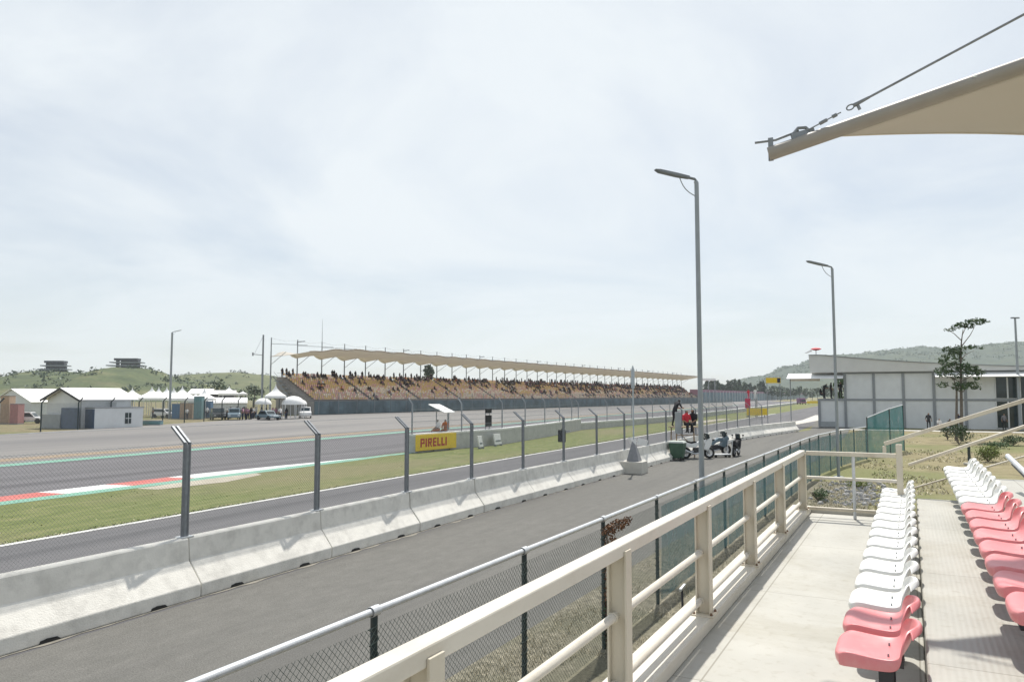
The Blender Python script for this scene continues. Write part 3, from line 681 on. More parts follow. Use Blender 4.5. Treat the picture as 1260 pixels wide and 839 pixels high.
# ------------------------------------------------------------------ chain-link fence along the service road
def fence_path(u):
    k = [(-2, 3.9), (20, 3.93), (32.8, 3.81), (36.5, 3.68), (41.2, 3.24), (47.3, 2.2)]
    for (a, la), (b, lb) in zip(k, k[1:]):
        if u <= b: return la + (lb - la) * (u - a) / (b - a)
    return 2.2
cf = thing('chain_link_fence', 'low chain-link fence with bright galvanised top rail between our stand and the road', 'fence', (0, 0, 0), ROT_P)
us = [-2 + .5 * i for i in range(99)]
mb = MB(); mb.tube([(u, fence_path(u), 1.8) for u in us], .03, 10); mb.build('top_rail', M['galv'], cf, True)
posts = [-.16, 2.44, 5.04, 7.75, 10.24, 12.82, 15.5, 18.2, 20.9, 23.5, 26.1, 28.7, 31.3, 33.9, 36.5, 39.1, 41.7, 44.3, 47]
def fence_post():
    mb = MB(); mb.tube([(0, 0, 0), (0, 0, 1.77)], .03, 10)
    return mb
pm = None
for u in posts:
    if pm is None:
        pm = fence_post().build('post', M['post_green'], cf, True); cm = MB()
        cm.lathe([(.04, -.05), (.043, -.05), (.043, .05), (.04, .05)], 12, 'x'); cm = cm.build('rail_clamp', M['galv'], pm, True); cm.location = (0, 0, 1.8)
        tm = MB()
        pts = []
        for k in range(130):
            z = .12 + k * .0122; a = k * .62; rr = .036 + (.014 if k % 9 == 0 else 0); pts.append((rr * math.cos(a), rr * math.sin(a), z))
        tm.tube(pts, .0045, 5)
        tm = tm.build('wire_tie', M['wire_green'], pm)
        o = pm
    else: o = copy_tree(pm, cf)
    o.location = (u, fence_path(u), 0)
mb = MB()
U_NET = 12.82
lattice(mb, 15.3, .04, 1.69, .062, .0021, lambda s, z: (-2 + s, fence_path(-2 + s) - .034, z))
mb.raw('chain_mesh', M['wire_green'], cf)
mb = MB()
lattice(mb, 34.2, .04, 1.69, .085, .0024, lambda s, z: (13.3 + s, fence_path(13.3 + s) - .034, z))
mb.raw('chain_mesh', M['wire_green'], cf)
def net_panel(mb, u0, u1, z0, z1, off, n):
    rows = []
    for i in range(n + 1):
        u = u0 + (u1 - u0) * i / n
        rows.append([(u, fence_path(u) - off + .012 * math.sin(u * 5 + j), z0 + (z1 - z0) * j / 4) for j in range(5)])
    mb.grid(rows)
for a, b in zip(posts[5:], posts[6:]):
    mb = MB(); net_panel(mb, a + .04, b - .04, .05 + random.uniform(0, .05), 1.68 - random.uniform(0, .06), .06, 8); mb.build('shade_net', M['net'], cf, True)
gf = thing('net_screen_fence', 'taller teal net screen fence standing where the chain-link fence ends', 'fence')
q0, q1, q2 = at_y(1068, 560, 44.5), at_y(1096, 560, 46), at_y(1113, 560, 49)
pts = [(q0.x, q0.y), (q1.x, q1.y), (q2.x, q2.y)]
for i, (x, y) in enumerate(pts):
    mb = MB(); mb.tube([(x, y, 0), (x, y, [2.3, 2.75, 3.0][i])], .035, 8); mb.build('post', M['post_green'], gf, True)
for i in range(2):
    (x0, y0), (x1, y1) = pts[i], pts[i + 1]; z0, z1 = [2.2, 2.7, 2.9][i], [2.2, 2.7, 2.9][i + 1]
    mb = MB(); rows = []
    for k in range(9):
        t = k / 8; rows.append([(x0 + (x1 - x0) * t, y0 + (y1 - y0) * t + .03 * math.sin(k * 2 + j), .05 + (z0 + (z1 - z0) * t) * j / 4) for j in range(5)])
    mb.grid(rows); mb.build('shade_net', M['net_far'], gf, True)
    mb = MB(); mb.tube([(x0, y0, z0 + .06), (x1, y1, z1 + .06)], .03, 8); mb.build('top_rail', M['galv'], gf, True)

# dry creeper on the post beside the rail, wheel-less stake and dry grass
cr = tag(MB().build('x', M['leaf_dry']), None); bpy.data.objects.remove(cr)
rng = random.Random(4)
v = thing('creeper', 'withered brown creeper climbing a post of the chain-link fence', 'plant', P(10.24, 3.9, 0), ROT_P)
mb = MB()
leaves(mb, (0, -.02, .8), (.06, .05, .85), 420, .024, .6, rng); leaves(mb, (.5, -.02, 1.64), (.7, .05, .09), 420, .026, .6, rng); leaves(mb, (.15, -.02, 1.5), (.22, .05, .22), 160, .026, .6, rng)
mb.build('foliage', M['leaf_dry'], v)
mb = MB(); leaves(mb, (.02, -.02, .35), (.1, .08, .4), 160, .035, .6, rng); mb.build('green_foliage', M['leaf'], v)
mb = MB(); mb.tube([(.03, -.05, 0), (-.04, -.04, .5), (.05, -.05, 1.0), (.0, -.04, 1.6), (.5, -.04, 1.72), (1.0, -.04, 1.68)], [.014, .012, .01, .009, .006, .003], 6); mb.build('stem', M['trunk'], v, True)
sk = thing('iron_stake', 'thin iron stake leaning in the dry grass behind the railing', 'stake', P(9.6, 2.6, 0), ROT_P)
mb = MB(); mb.tube([(0, 0, 0), (.28, .1, 1.05)], .015, 8); mb.build('shaft', M['dark_steel'], sk, True)
mb = MB(); mb.bar((.2, .1, 1.05), (.42, .1, 1.07), .03, .03); mb.build('crossbar', M['galv'], sk)
pp = thing('pipe_stub', 'short blue capped pipe stub with a white flange in the dry grass', 'pipe', P(5.9, 2.15, 0), ROT_P)
mb = MB(); mb.tube([(0, 0, 0), (0, 0, .62)], .03, 12); mb.build('pipe', M['navy'], pp, True)
mb = MB(); mb.box(.02, .3, -.05, .05, .52, .57); mb.build('flange', M['white_paint'], pp, bevel=.01)
mb = MB()
for _ in range(20000):
    u = rng.uniform(3, 30) if rng.random() < .7 else rng.uniform(3, 12); l = rng.uniform(1.7, 5.1)
    if mnoise.noise(Vector((u * .9, l * .9, 2))) < -.12: continue
    h = rng.uniform(.03, .11); a = rng.uniform(0, 6.3); w = .006
    lean = Vector((rng.gauss(0, .05), rng.gauss(0, .05), 0)); b = Vector((u, l, .005))
    s = Vector((math.cos(a), math.sin(a), 0)) * w
    mb.add([b - s, b + s, b + lean + Vector((0, 0, h))], [(0, 1, 2)])
dg = mb.raw('dry_grass', M['straw']); dg.rotation_euler = (0, 0, ROT_P); tag(dg, 'dry straw-coloured grass between the stand and the fence', 'grass', kind='stuff')

# ------------------------------------------------------------------ concrete barriers and the debris fence standing on them
def along(path, step):
    """points every step metres along a polyline"""
    out = []; d = 0; need = 0
    for (a, b) in zip(path, path[1:]):
        a2, b2 = Vector(a), Vector(b); L = (b2 - a2).length
        while need <= d + L:
            out.append(a2.lerp(b2, (need - d) / L)); need += step
        d += L
    return out
joints = along(barrier_path, 3.57)
def barrier_mesh(L):
    """centre line of the base at y = .4; we look at the side y < .4"""
    prof = [(0, .0), (0, .225), (.02, .247), (.31, .6), (.34, .97), (.363, 1.0), (.537, 1.0), (.56, .97), (.59, .6), (.88, .247), (.9, .225), (.9, 0)]
    mb = MB(); n = len(prof)
    mb.prism(prof, .012, L - .012); return mb
first = None; n = 0
for a, b in zip(joints, joints[1:]):
    d = b - a; L = d.length
    if first is None:
        t = thing('concrete_barrier', '', 'barrier')
        barrier_mesh(3.57).build('body', M['concrete'], t, bevel=.018)
        for x in (.85, 2.7):
            mb = MB(); mb.prismy([(x - .17, -.004), (x - .15, .045), (x - .05, .062), (x + .1, .05), (x + .17, -.004)], -.016, .12); mb.build('drain_slot', M['black'], t)
        mb = MB(); mb.box(3.555, 3.585, .36, .54, .5, .75); mb.build('coupling', M['galv_dark'], t)
        first = t
    else: t = copy_tree(first)
    w = T(a.x, a.y); t.location = (w.x, w.y, .004)
    t.rotation_euler = (0, 0, ROT_T + math.atan2(d.y, d.x) + random.uniform(-.004, .004))
    t.scale = (L / 3.57, 1, 1)
    tag(t, ('nearest pale concrete barrier segment, cut by the left frame edge' if n == 2 else '%s pale concrete barrier segment along the road, counted from the left frame edge' % ORD[max(0, n - 2)]) if n >= 2 else 'pale concrete barrier segment just outside the frame on the left', 'barrier', 'concrete barrier segments along the service road')
    n += 1
# debris fence posts stand at the joints
dfence = thing('debris_fence', 'tall steel debris fence with bent-top posts standing on the concrete barriers', 'fence')
pm = None
for i, q in enumerate(joints[:-1]):
    if q.x > 72: break
    w = T(q.x, q.y + .45)
    if pm is None:
        p = thing('post', None, None); p.parent = dfence
        for s in (-1, 1):
            mb = MB(); mb.bar((s * .05, 0, 1.0), (s * .05, 0, 2.7), .038, .055, (0, 1, 0)); mb.bar((s * .05, -.0, 2.685), (s * .05, .34, 2.98), .038, .055, (1, 0, 0)); mb.build('channel', M['steel_post'], p, bevel=.004)
        mb = MB(); mb.box(-.03, .03, -.02, .02, 1.02, 2.66); mb.build('spacer', M['galv_dark'], p)
        mb = MB(); mb.box(-.13, .13, -.1, .1, 1.004, 1.02); mb.build('foot_plate', M['galv'], p)
        pm = p
    else: p = copy_tree(pm, dfence)
    p.location = (w.x, w.y, 0); p.rotation_euler = (0, 0, ROT_T)
jj = [q for q in joints if q.x < 73]
def jmap(i):
    a, b = jj[i], jj[i + 1]; L = (b - a).length
    def f(s, z):
        q = a.lerp(b, s / L); w = T(q.x, q.y + .5); return (w.x, w.y, z)
    return L, f
for i in range(len(jj) - 1):
    L, f = jmap(i)
    mb = MB(); far = jj[i].x > 30
    lattice(mb, L, 1.0, 2.69, .11 if far else .065, .0024 if far else .0016, f)
    mb.raw('wire_mesh', M['wire'], dfence)
    mb = MB()
    for z in (2.67,): mb.tube([f(0, z), f(L, z)], .003, 5)
    a, b = T(jj[i].x, jj[i].y + .78, 2.97), T(jj[i + 1].x, jj[i + 1].y + .78, 2.97); mb.tube([a, b], .004, 5)
    mb.raw('tension_cable', M['galv_dark'], dfence)

# ------------------------------------------------------------------ people
POSES = {
 'stand': dict(pel=(0, 0, .95), spi=(0, -.01, 1.14), che=(0, -.01, 1.36), nec=(0, 0, 1.5), hea=(0, .02, 1.61), top=(0, .01, 1.7),
   hipL=(-.1, 0, .9), kneL=(-.11, .03, .5), ankL=(-.12, -.01, .08), toeL=(-.13, .13, .035), hipR=(.1, 0, .9), kneR=(.12, .02, .5), ankR=(.13, 0, .08), toeR=(.15, .14, .035),
   shoL=(-.18, -.01, 1.42), elbL=(-.24, -.03, 1.15), wriL=(-.25, .08, .92), hanL=(-.25, .11, .84), shoR=(.18, -.01, 1.42), elbR=(.25, -.03, 1.15), wriR=(.24, .1, .93), hanR=(.24, .13, .85)),
 'sit': dict(pel=(0, 0, .46), spi=(0, -.03, .64), che=(0, -.02, .86), nec=(0, .02, 1.0), hea=(0, .05, 1.11), top=(0, .04, 1.2),
   hipL=(-.1, .03, .46), kneL=(-.12, .42, .49), ankL=(-.12, .44, .09), toeL=(-.13, .57, .04), hipR=(.1, .03, .46), kneR=(.13, .42, .49), ankR=(.14, .42, .09), toeR=(.15, .55, .04),
   shoL=(-.18, -.01, .92), elbL=(-.22, .06, .67), wriL=(-.14, .27, .58), hanL=(-.12, .35, .56), shoR=(.18, -.01, .92), elbR=(.23, .06, .67), wriR=(.15, .26, .58), hanR=(.13, .34, .56)),
 'lean': dict(pel=(0, 0, .93), spi=(0, .07, 1.1), che=(0, .18, 1.29), nec=(0, .28, 1.39), hea=(0, .36, 1.46), top=(0, .4, 1.54),
   hipL=(-.1, 0, .88), kneL=(-.12, .04, .48), ankL=(-.13, -.08, .08), toeL=(-.14, .06, .035), hipR=(.1, 0, .88), kneR=(.12, .1, .49), ankR=(.13, .05, .08), toeR=(.15, .19, .035),
   shoL=(-.18, .2, 1.33), elbL=(-.22, .34, 1.1), wriL=(-.16, .52, 1.05), hanL=(-.13, .6, 1.06), shoR=(.18, .2, 1.33), elbR=(.22, .34, 1.1), wriR=(.16, .52, 1.06), hanR=(.13, .6, 1.07)),
}
BONES = [('pel', 'spi', 't'), ('spi', 'che', 't'), ('che', 'nec', 't'), ('nec', 'hea', 's'), ('hea', 'top', 'h'), ('pel', 'hipL', 'p'), ('hipL', 'kneL', 'p'), ('kneL', 'ankL', 'p'), ('ankL', 'toeL', 'f'),
         ('pel', 'hipR', 'p'), ('hipR', 'kneR', 'p'), ('kneR', 'ankR', 'p'), ('ankR', 'toeR', 'f'), ('che', 'shoL', 't'), ('shoL', 'elbL', 't'), ('elbL', 'wriL', 's'), ('wriL', 'hanL', 's'),
         ('che', 'shoR', 't'), ('shoR', 'elbR', 't'), ('elbR', 'wriR', 's'), ('wriR', 'hanR', 's')]
RAD = dict(pel=(.145, .12), spi=(.125, .1), che=(.15, .11), nec=(.06, .06), hea=(.092, .1), top=(.07, .075), hip=(.092, .095), kne=(.06, .062), ank=(.045, .048), toe=(.04, .032), sho=(.068, .07), elb=(.046, .046), wri=(.034, .034), han=(.04, .03))
_pcache = {}
def person_mesh(pose, shirt, pants, sub=1):
    key = (pose, shirt, pants, sub)
    if key in _pcache: return _pcache[key]
    J = POSES[pose]; names = list(J)
    me = bpy.data.meshes.new('person'); me.from_pydata([J[n] for n in names], [(names.index(a), names.index(b)) for a, b, _ in BONES], [])
    o = bpy.data.objects.new('person_build', me); COL.objects.link(o)
    o.modifiers.new('skin', 'SKIN')
    for i, n in enumerate(names):
        r = RAD[n[:3]]; sv = me.skin_vertices[0].data[i]; sv.radius = r; sv.use_root = (n == 'pel')
    if sub:
        s = o.modifiers.new('sub', 'SUBSURF'); s.levels = sub; s.render_levels = sub
    dgp = bpy.context.evaluated_depsgraph_get(); dgp.update()
    res = bpy.data.meshes.new_from_object(o.evaluated_get(dgp))
    bpy.data.objects.remove(o)
    res.materials.clear()
    for m in (M[shirt], M[pants], M['skin'], M['hair'], M['black']): res.materials.append(m)
    mi = {'t': 0, 'p': 1, 's': 2, 'h': 3, 'f': 4}
    hd, tp = Vector(J['hea']), Vector(J['top'])
    for p in res.polygons:
        c = p.center; best = 9; bk = 't'
        for a, b, k in BONES:
            A, B = Vector(J[a]), Vector(J[b]); d = B - A; t = max(0, min(1, (c - A).dot(d) / d.length_squared))
            q = (c - (A + d * t)).length - .5 * RAD[a[:3]][0]
            if q < best: best, bk = q, k
        if bk == 'h' and c.y > hd.y + .045 and c.z < tp.z - .0: bk = 's'
        p.material_index = mi[bk]; p.use_smooth = True
    res.name = 'person'
    _pcache[key] = res
    return res
def person(pose, shirt, pants, loc, rz, label, group=None, sub=1, s=1.0):
    o = bpy.data.objects.new('person', person_mesh(pose, shirt, pants, sub)); COL.objects.link(o)
    o.location = loc; o.rotation_euler = (0, 0, rz); o.scale = (s, s, s)
    return tag(o, label, 'person', group)

# ------------------------------------------------------------------ pit wall, boards and marshal post across the lane
def wall_run(name, label, path, h, th, cap, posts=None):
    t = thing(name, label, 'wall', (0, 0, 0), ROT_T)
    mb = MB()
    for (a, b) in zip(path, path[1:]):
        mb.add([(a[0], a[1], 0), (b[0], b[1], 0), (b[0], b[1], h), (a[0], a[1], h), (a[0], a[1] + th, 0), (b[0], b[1] + th, 0), (b[0], b[1] + th, h), (a[0], a[1] + th, h)],
               [(0, 1, 2, 3), (5, 4, 7, 6), (3, 2, 6, 7)] + ([(0, 3, 7, 4)] if a == path[0] else []) + ([(1, 5, 6, 2)] if b == path[-1] else []))
    mb.build('body', M['conc_wall'], t)
    mb = MB()
    for (a, b) in zip(path, path[1:]):
        mb.add([(a[0], a[1] - .03, h + .003), (b[0], b[1] - .03, h + .003), (b[0], b[1] - .03, h + cap), (a[0], a[1] - .03, h + cap), (a[0], a[1] + th + .03, h + .003), (b[0], b[1] + th + .03, h + .003), (b[0], b[1] + th + .03, h + cap), (a[0], a[1] + th + .03, h + cap)],
               [(0, 1, 2, 3), (5, 4, 7, 6), (3, 2, 6, 7), (0, 3, 7, 4), (1, 5, 6, 2)])
    mb.build('sunlit_top', M['white_paint'], t)  # white strip that paints in the sunlit top of the wall
    return t
W1 = [(40.2, 25.75), (50, 24.5), (62, 25.6), (74.4, 27.4)]
wall_run('pit_wall', 'grey concrete pit wall with its sunlit top painted white behind the yellow advertising board', W1, 1.05, .5, .12)
W2 = [(74.6, 27.5), (87, 26.4), (103, 25.1), (162, 25.9), (300, 28.5), (480, 33)]
wall_run('pit_wall', 'low long pit wall with sunlit top painted white on the far side of the grass', W2, .62, .6, .16)
def wall_fence(label, path, h0, h1, step, maxu):
    t = thing('catch_fence', label, 'fence', (0, 0, 0), ROT_T)
    pm = None
    for q in along(path, step):
        if q.x > maxu: break
        if pm is None:
            mb = MB(); mb.tube([(0, 0, h0), (0, 0, h1 - .35), (0, .3, h1)], .05, 8); pm = mb.build('post', M['galv_dark'], t, True); o = pm
        else: o = copy_tree(pm, t)
        o.location = (q.x, q.y + .25, 0)
    for a, b in zip(path, path[1:]):
        a2, b2 = Vector(a), Vector(b); L = (b2 - a2).length
        if a2.x > maxu: break
        mb = MB(); lattice(mb, L, h0, h1 - .35, .2, .0028, lambda s, z: (a2.x + (b2.x - a2.x) * s / L, a2.y + (b2.y - a2.y) * s / L + .3, z)); mb.raw('wire_mesh', M['wire'], t)
        mb = MB()
        for z in (h0 + .75, h0 + 1.5): mb.tube([(a2.x, a2.y + .3, z), (b2.x, b2.y + .3, z)], .014, 5)
        mb.raw('tension_cable', M['galv_dark'], t)
wall_fence('thin wire catch fence standing on the grey pit wall behind the yellow board', W1, 1.173, 3.4, 5.2, 80)
wall_fence('thin wire catch fence on the low pit wall further down the grass', W2[:4], .784, 3.1, 7.5, 150)

sg = thing('advertising_board', 'yellow board with red lettering PIRELLI in front of the pit wall', 'sign', T(40.0, 25.62, .12), ROT_T - R(7.3))
mb = MB(); mb.box(0, 4.15, -.06, 0, 0, 1.0); mb.build('board', M['yellow'], sg, bevel=.01)
mb = MB()
for x in (.2, 1.9, 3.6): mb.box(x - .04, x + .04, .003, .12, -.12, .95)
mb.build('stand', M['galv_dark'], sg)
def letters(mb):
    z0, H, w = .22, .54, .13
    x = .42
    def L(dx): return x + dx
    Y0, Y1 = -.075, -.062
    bx = lambda a, b, c, d: mb.box(a, b, Y0, Y1, c, d)
    for ch in 'PIRELLI':
        if ch == 'P': bx(x, x + w, z0, z0 + H); bx(x + w, x + .4, z0 + H - .11, z0 + H); bx(x + w, x + .4, z0 + .2, z0 + .3); bx(x + .29, x + .4, z0 + .3, z0 + H - .11); x += .5
        elif ch == 'I': bx(x, x + w, z0, z0 + H); x += .24
        elif ch == 'R':
            bx(x, x + w, z0, z0 + H); bx(x + w, x + .38, z0 + H - .11, z0 + H); bx(x + w, x + .38, z0 + .22, z0 + .32); bx(x + .27, x + .38, z0 + .32, z0 + H - .11)
            mb.add([(x + .16, Y0, z0 + .22), (x + .28, Y0, z0 + .22), (x + .42, Y0, z0), (x + .29, Y0, z0)], [(0, 1, 2, 3)]); x += .5
        elif ch == 'E': bx(x, x + w, z0, z0 + H); [bx(x + w, x + .34, z0 + k, z0 + k + .11) for k in (0, .225, .45)]; x += .44
        elif ch == 'L': bx(x, x + w, z0, z0 + H); bx(x + w, x + .34, z0, z0 + .12); x += .43
mb = MB(); letters(mb); mb.build('lettering', M['sign_red'], sg)
mk = thing('marshal_shelter', 'white slanted roof panel on thin posts above the yellow board', 'shelter', T(46.5, 26.6, 0), ROT_T)
a = at_y(527, 498, 51.0); b = at_y(541, 498, 53.5); c = at_y(560, 507.5, 52.5); d = at_y(547, 508, 50.4)
inv = Matrix.Translation(mk.location) @ Matrix.Rotation(ROT_T, 4, 'Z'); inv.invert()
loc = [inv @ p for p in (a, b, c, d)]
mb = MB(); up = Vector((0, 0, .05)); mb.add([p for p in loc] + [p + up for p in loc], [(3, 2, 1, 0), (4, 5, 6, 7), (0, 1, 5, 4), (1, 2, 6, 5), (2, 3, 7, 6), (3, 0, 4, 7)]); mb.build('roof_panel', M['white_roof'], mk)
for q in (loc[0].lerp(loc[2], .3), loc[1].lerp(loc[2], .6), loc[3].lerp(loc[2], .3)):
    mb = MB(); mb.tube([(q.x, q.y, 0), (q.x, q.y, q.z - .02)], .035, 8); mb.build('post', M['galv_dark'], mk, True)
lp = thing('signal_panel', 'black two-part light panel standing on the pit wall right of the yellow board', 'signal', T(48.6, 24.95, 0), ROT_T)
mb = MB(); mb.box(-.42, .42, -.06, .06, 1.35, 2.15); mb.build('lower_panel', M['cloth_black'], lp, bevel=.02)
mb = MB(); mb.box(-.42, .42, -.06, .06, 2.3, 2.62); mb.build('upper_panel', M['cloth_black'], lp, bevel=.02)
for x in (-.3, .3):
    mb = MB(); mb.box(x - .03, x + .03, .062, .1, 1.174, 2.6); mb.build('post', M['galv_dark'], lp)
q = T(45.0, 26.4, .75); person('sit', 'cloth_orange', 'cloth_orange', q, ROT_T + R(100), 'person in orange overalls sitting behind the yellow board', sub=1)
q = T(44.2, 26.5, .75); person('sit', 'cloth_white', 'cloth_orange', q, ROT_T + R(60), 'person in a white top and orange trousers sitting behind the yellow board', sub=1)
mb = MB(); mb.box(43.6, 45.6, 26.1, 26.7, 0, 1.18); sb = mb.build('plinth', M['conc_old'])
sb.rotation_euler = (0, 0, ROT_T); tag(sb, 'concrete plinth behind the yellow board carrying the seated people', 'plinth')
for i, (px, w_, lab) in enumerate([(592, .55, 'narrow white board leaning against the pit wall'), (613, 1.0, 'wide white board with grey marks leaning against the pit wall')]):
    q = at_z(px, 552 - i * 3.5, 0)
    t = thing('white_board', lab, 'board', (q.x, q.y, 0), ROT_T)
    mb = MB(); mb.taper(-w_ / 2, w_ / 2, -.04, .04, .12, -w_ / 2, w_ / 2, .1, .18, .85); mb.build('face', M['white_paint'], t, bevel=.01)
    mb = MB(); mb.box(-w_ / 2 + .1, w_ / 2 - .1, -.012, .01, .3, .42); mb.box(-w_ / 2, -w_ / 2 + .08, -.1, .1, 0, .12); mb.box(w_ / 2 - .08, w_ / 2, -.1, .1, 0, .12); mb.build('foot', M['frame_grey'], t)
q = T(32.6, 12.6, 0)
mkp = thing('track_marker', 'small black marker plate hanging on the debris fence above the pit lane', 'marker', T(29.6, 11.75, 1.62), ROT_T)
mb = MB(); mb.box(-.05, .05, -.16, .16, 0, .5); mb.bar((0, 0, .5), (0, 0, .56), .03, .03); mb.build('plate', M['cloth_black'], mkp, bevel=.01)
mb = MB(); mb.bar((0, -.35, .46), (0, .1, .46), .03, .03); mb.build('bracket', M['galv_dark'], mkp)

# block with tapering gusset and a tall pale mast
q = at_z(787, 583, 0)
cb = thing('mast_block', 'pale concrete block with a grey tapering gusset and tall thin mast beside the barrier', 'mast', (q.x - .1, q.y + .3, .004), ROT_T)
mb = MB(); mb.taper(-.5, .5, -.42, .62, 0, -.48, .48, -.4, .6, .55); mb.build('block', M['conc_pale'], cb, bevel=.02)
mb = MB(); mb.taper(-.28, .28, -.2, .38, .553, -.06, .06, .05, .17, 1.45); mb.build('gusset', M['cone_grey'], cb, bevel=.01)
mb = MB(); mb.tube([(0, .11, 1.45), (0, .11, 3.9)], .035, 10); mb.build('pole', M['pole_pale'], cb, True)
mb = MB(); mb.tube([(0, .11, 3.9), (0, .11, 4.72), (0, .11, 4.95)], [.085, .085, .01], 10); mb.build('pole_head', M['pole_pale'], cb, True)
mb = MB(); mb.add([(-.1, -.05, 1.3), (.05, -.5, 1.25), (.1, -.55, 1.5), (.0, -.1, 1.62)], [(0, 1, 2, 3)]); mb.add([(-.1, -.03, 1.3), (.05, .3, 1.35), (.0, .38, 1.62), (.0, -.03, 1.62)], [(0, 1, 2, 3)])
mb.tube([(0, .11, 1.45), (.05, -.5, 1.5)], .012, 6); ff = mb.build('plastic_sheet', M['cloth_white'], cb); so = ff.modifiers.new('t', 'SOLIDIFY'); so.thickness = .006

# photographers' step stand, bin and motorcycles at the barrier
q = at_y(843, 520, 44.0)
sd = thing('step_stand', 'rough wooden step stand at the barrier with people up on it', 'stand', (q.x, q.y, .004), R(12))
for x in (-.75, .75):
    for y in (-.4, .4):
        mb = MB(); mb.bar((x, y, 0), (x * .93, y * .9, 1.72), .06, .06); mb.build('leg', M['wood'], sd)
mb = MB(); mb.box(-.85, .8, -.45, .45, 1.723, 1.77); mb.build('platform', M['wood'], sd, bevel=.006)
for z in (.4, .85, 1.3):
    mb = MB(); mb.bar((-.72, -.42, z), (.72, -.42, z), .06, .04); mb.build('rung', M['wood'], sd)
mb = MB(); mb.bar((.73, -.45, .1), (-.7, -.45, 1.6), .05, .03); mb.build('brace', M['wood'], sd)
mb = MB(); mb.box(-.84, -.46, -.52, -.46, 1.4, 2.62); mb.build('front_panel', M['grey_panel'], sd, bevel=.01)
def on_sd(x, y, z): return Vector(sd.location) + Matrix.Rotation(R(12), 3, 'Z') @ Vector((x, y, z))
person('sit', 'red', 'cloth_black', on_sd(-.08, -.35, 1.775 - .36), R(195), 'person in a red top sitting on the edge of the wooden step stand', sub=2, s=1.08)
person('sit', 'cloth_black', 'cloth_black', on_sd(.36, -.3, 1.775 - .36), R(140), 'person in black sitting at the right end of the wooden step stand', sub=2, s=1.12)
person('lean', 'cloth_black', 'cloth_black', on_sd(-.62, .05, 1.775), R(-60), 'person in black bending forward at the left end of the wooden step stand', sub=2)
bn = thing('green_bin', 'dark green tapered waste bin with pale lid standing by the barrier', 'bin', at_z(834, 566, .004), ROT_T)
mb = MB(); mb.taper(-.3, .3, -.3, .3, .12, -.4, .4, -.42, .42, .95); mb.build('body', M['bin_green'], bn, bevel=.03)
mb = MB(); mb.taper(-.42, .42, -.44, .44, .953, -.36, .36, -.36, .36, 1.05); mb.build('lid', M['bin_lid'], bn, bevel=.02)
for s in (-1, 1):
    for y in (-.24, .24):
        mb = MB(); mb.lathe([(0, -.04), (.1, -.04), (.12, -.02), (.12, .02), (.1, .04), (0, .04)], 14, 'y', (s * .24, y, .12)); mb.build('wheel', M['black'], bn, True)
def wheel(parent, x, r, w, z=None):
    g = thing('wheel', None, None, (x, 0, r)); g.parent = parent
    mb = MB(); mb.lathe([(r - .11, -w / 2), (r - .03, -w / 2), (r, -w / 4), (r, w / 4), (r - .03, w / 2), (r - .11, w / 2), (r - .11, -w / 2)], 24, 'y'); mb.build('tyre', M['black'], g, True)
    mb = MB(); mb.lathe([(r - .12, -.03), (r - .16, -.02), (r - .16, .02), (r - .12, .03), (r - .12, -.03)], 24, 'y'); mb.lathe([(.05, -.06), (.05, .06)], 10, 'y')
    for k in range(6):
        t = k * math.pi / 3; mb.bar((0, 0, 0), ((r - .14) * math.cos(t), 0, (r - .14) * math.sin(t)), .03, .03, (0, 1, 0))
    mb.build('rim', M['galv'], g)
def motorcycle(label, loc, rz, bodym, s=1.0):
    t = thing('motorcycle', label, 'motorcycle', loc, rz, None); t.scale = (s, s, s)
    wheel(t, -.66, .31, .15); wheel(t, .68, .3, .12)
    mb = MB(); mb.prismy([(-.75, .72), (-.6, .62), (-.15, .58), (.05, .72), (.32, .8), (.5, .86), (.42, .98), (.2, 1.0), (-.05, .86), (-.35, .8), (-.72, .9)], -.13, .13); mb.build('bodywork', bodym, t, bevel=.03)
    mb = MB(); mb.prismy([(.3, .5), (.55, .42), (.75, .72), (.82, .98), (.68, 1.12), (.52, 1.0), (.4, .8)], -.17, .17); mb.build('fairing', bodym, t, bevel=.04)
    mb = MB(); mb.prismy([(-.7, .91), (-.34, .81), (-.04, .87), (-.1, .93), (-.35, .89), (-.68, .99)], -.12, .12); mb.build('seat', M['black'], t, bevel=.02)
    mb = MB(); mb.prismy([(-.25, .3), (.3, .3), (.36, .52), (.1, .6), (-.2, .56)], -.15, .15); mb.build('engine', M['dark_steel'], t, bevel=.02)
    for y in (-.09, .09):
        mb = MB(); mb.tube([(.68, y, .3), (.5, y, .98)], .025, 8); mb.build('fork', M['galv'], t, True)
        mb = MB(); mb.tube([(-.66, y, .31), (-.15, y, .42)], .025, 8); mb.build('swing_arm', M['galv'], t, True)
    mb = MB(); mb.tube([(.42, -.36, 1.08), (.5, -.2, 1.06), (.5, .2, 1.06), (.42, .36, 1.08)], .016, 8)
    for y in (-.3, .3): mb.bar((.52, y, 1.08), (.55, y * 1.1, 1.25), .02, .02); mb.box(.53, .55, y * 1.1 - .06, y * 1.1 + .06, 1.22, 1.3)
    mb.build('handlebar', M['black'], t)
    mb = MB(); mb.tube([(.2, -.14, .34), (-.2, -.17, .26), (-.75, -.19, .45)], [.03, .04, .055], 10); mb.build('exhaust', M['galv'], t, True)
    mb = MB(); mb.prismy([(.79, .85), (.85, .93), (.8, 1.02), (.74, .95)], -.09, .09); mb.build('headlight', M['glass_dark'], t)
    mb = MB(); mb.prismy([(.5, 1.06), (.7, 1.1), (.56, 1.34), (.46, 1.36)], -.14, .14); mb.build('windscreen', M['glass_dark'], t, bevel=.01)
    return t
q = at_z(858, 564, .004); motorcycle('white motorcycle parked side-on beside the lamp post, black engine and seat', q, R(8), M['white_paint'], 1.05)
q = at_z(880, 560, .004); motorcycle('grey and white motorcycle parked at the right end of the pair by the lamp post', q, R(12), M['car_blue'], 1.05)
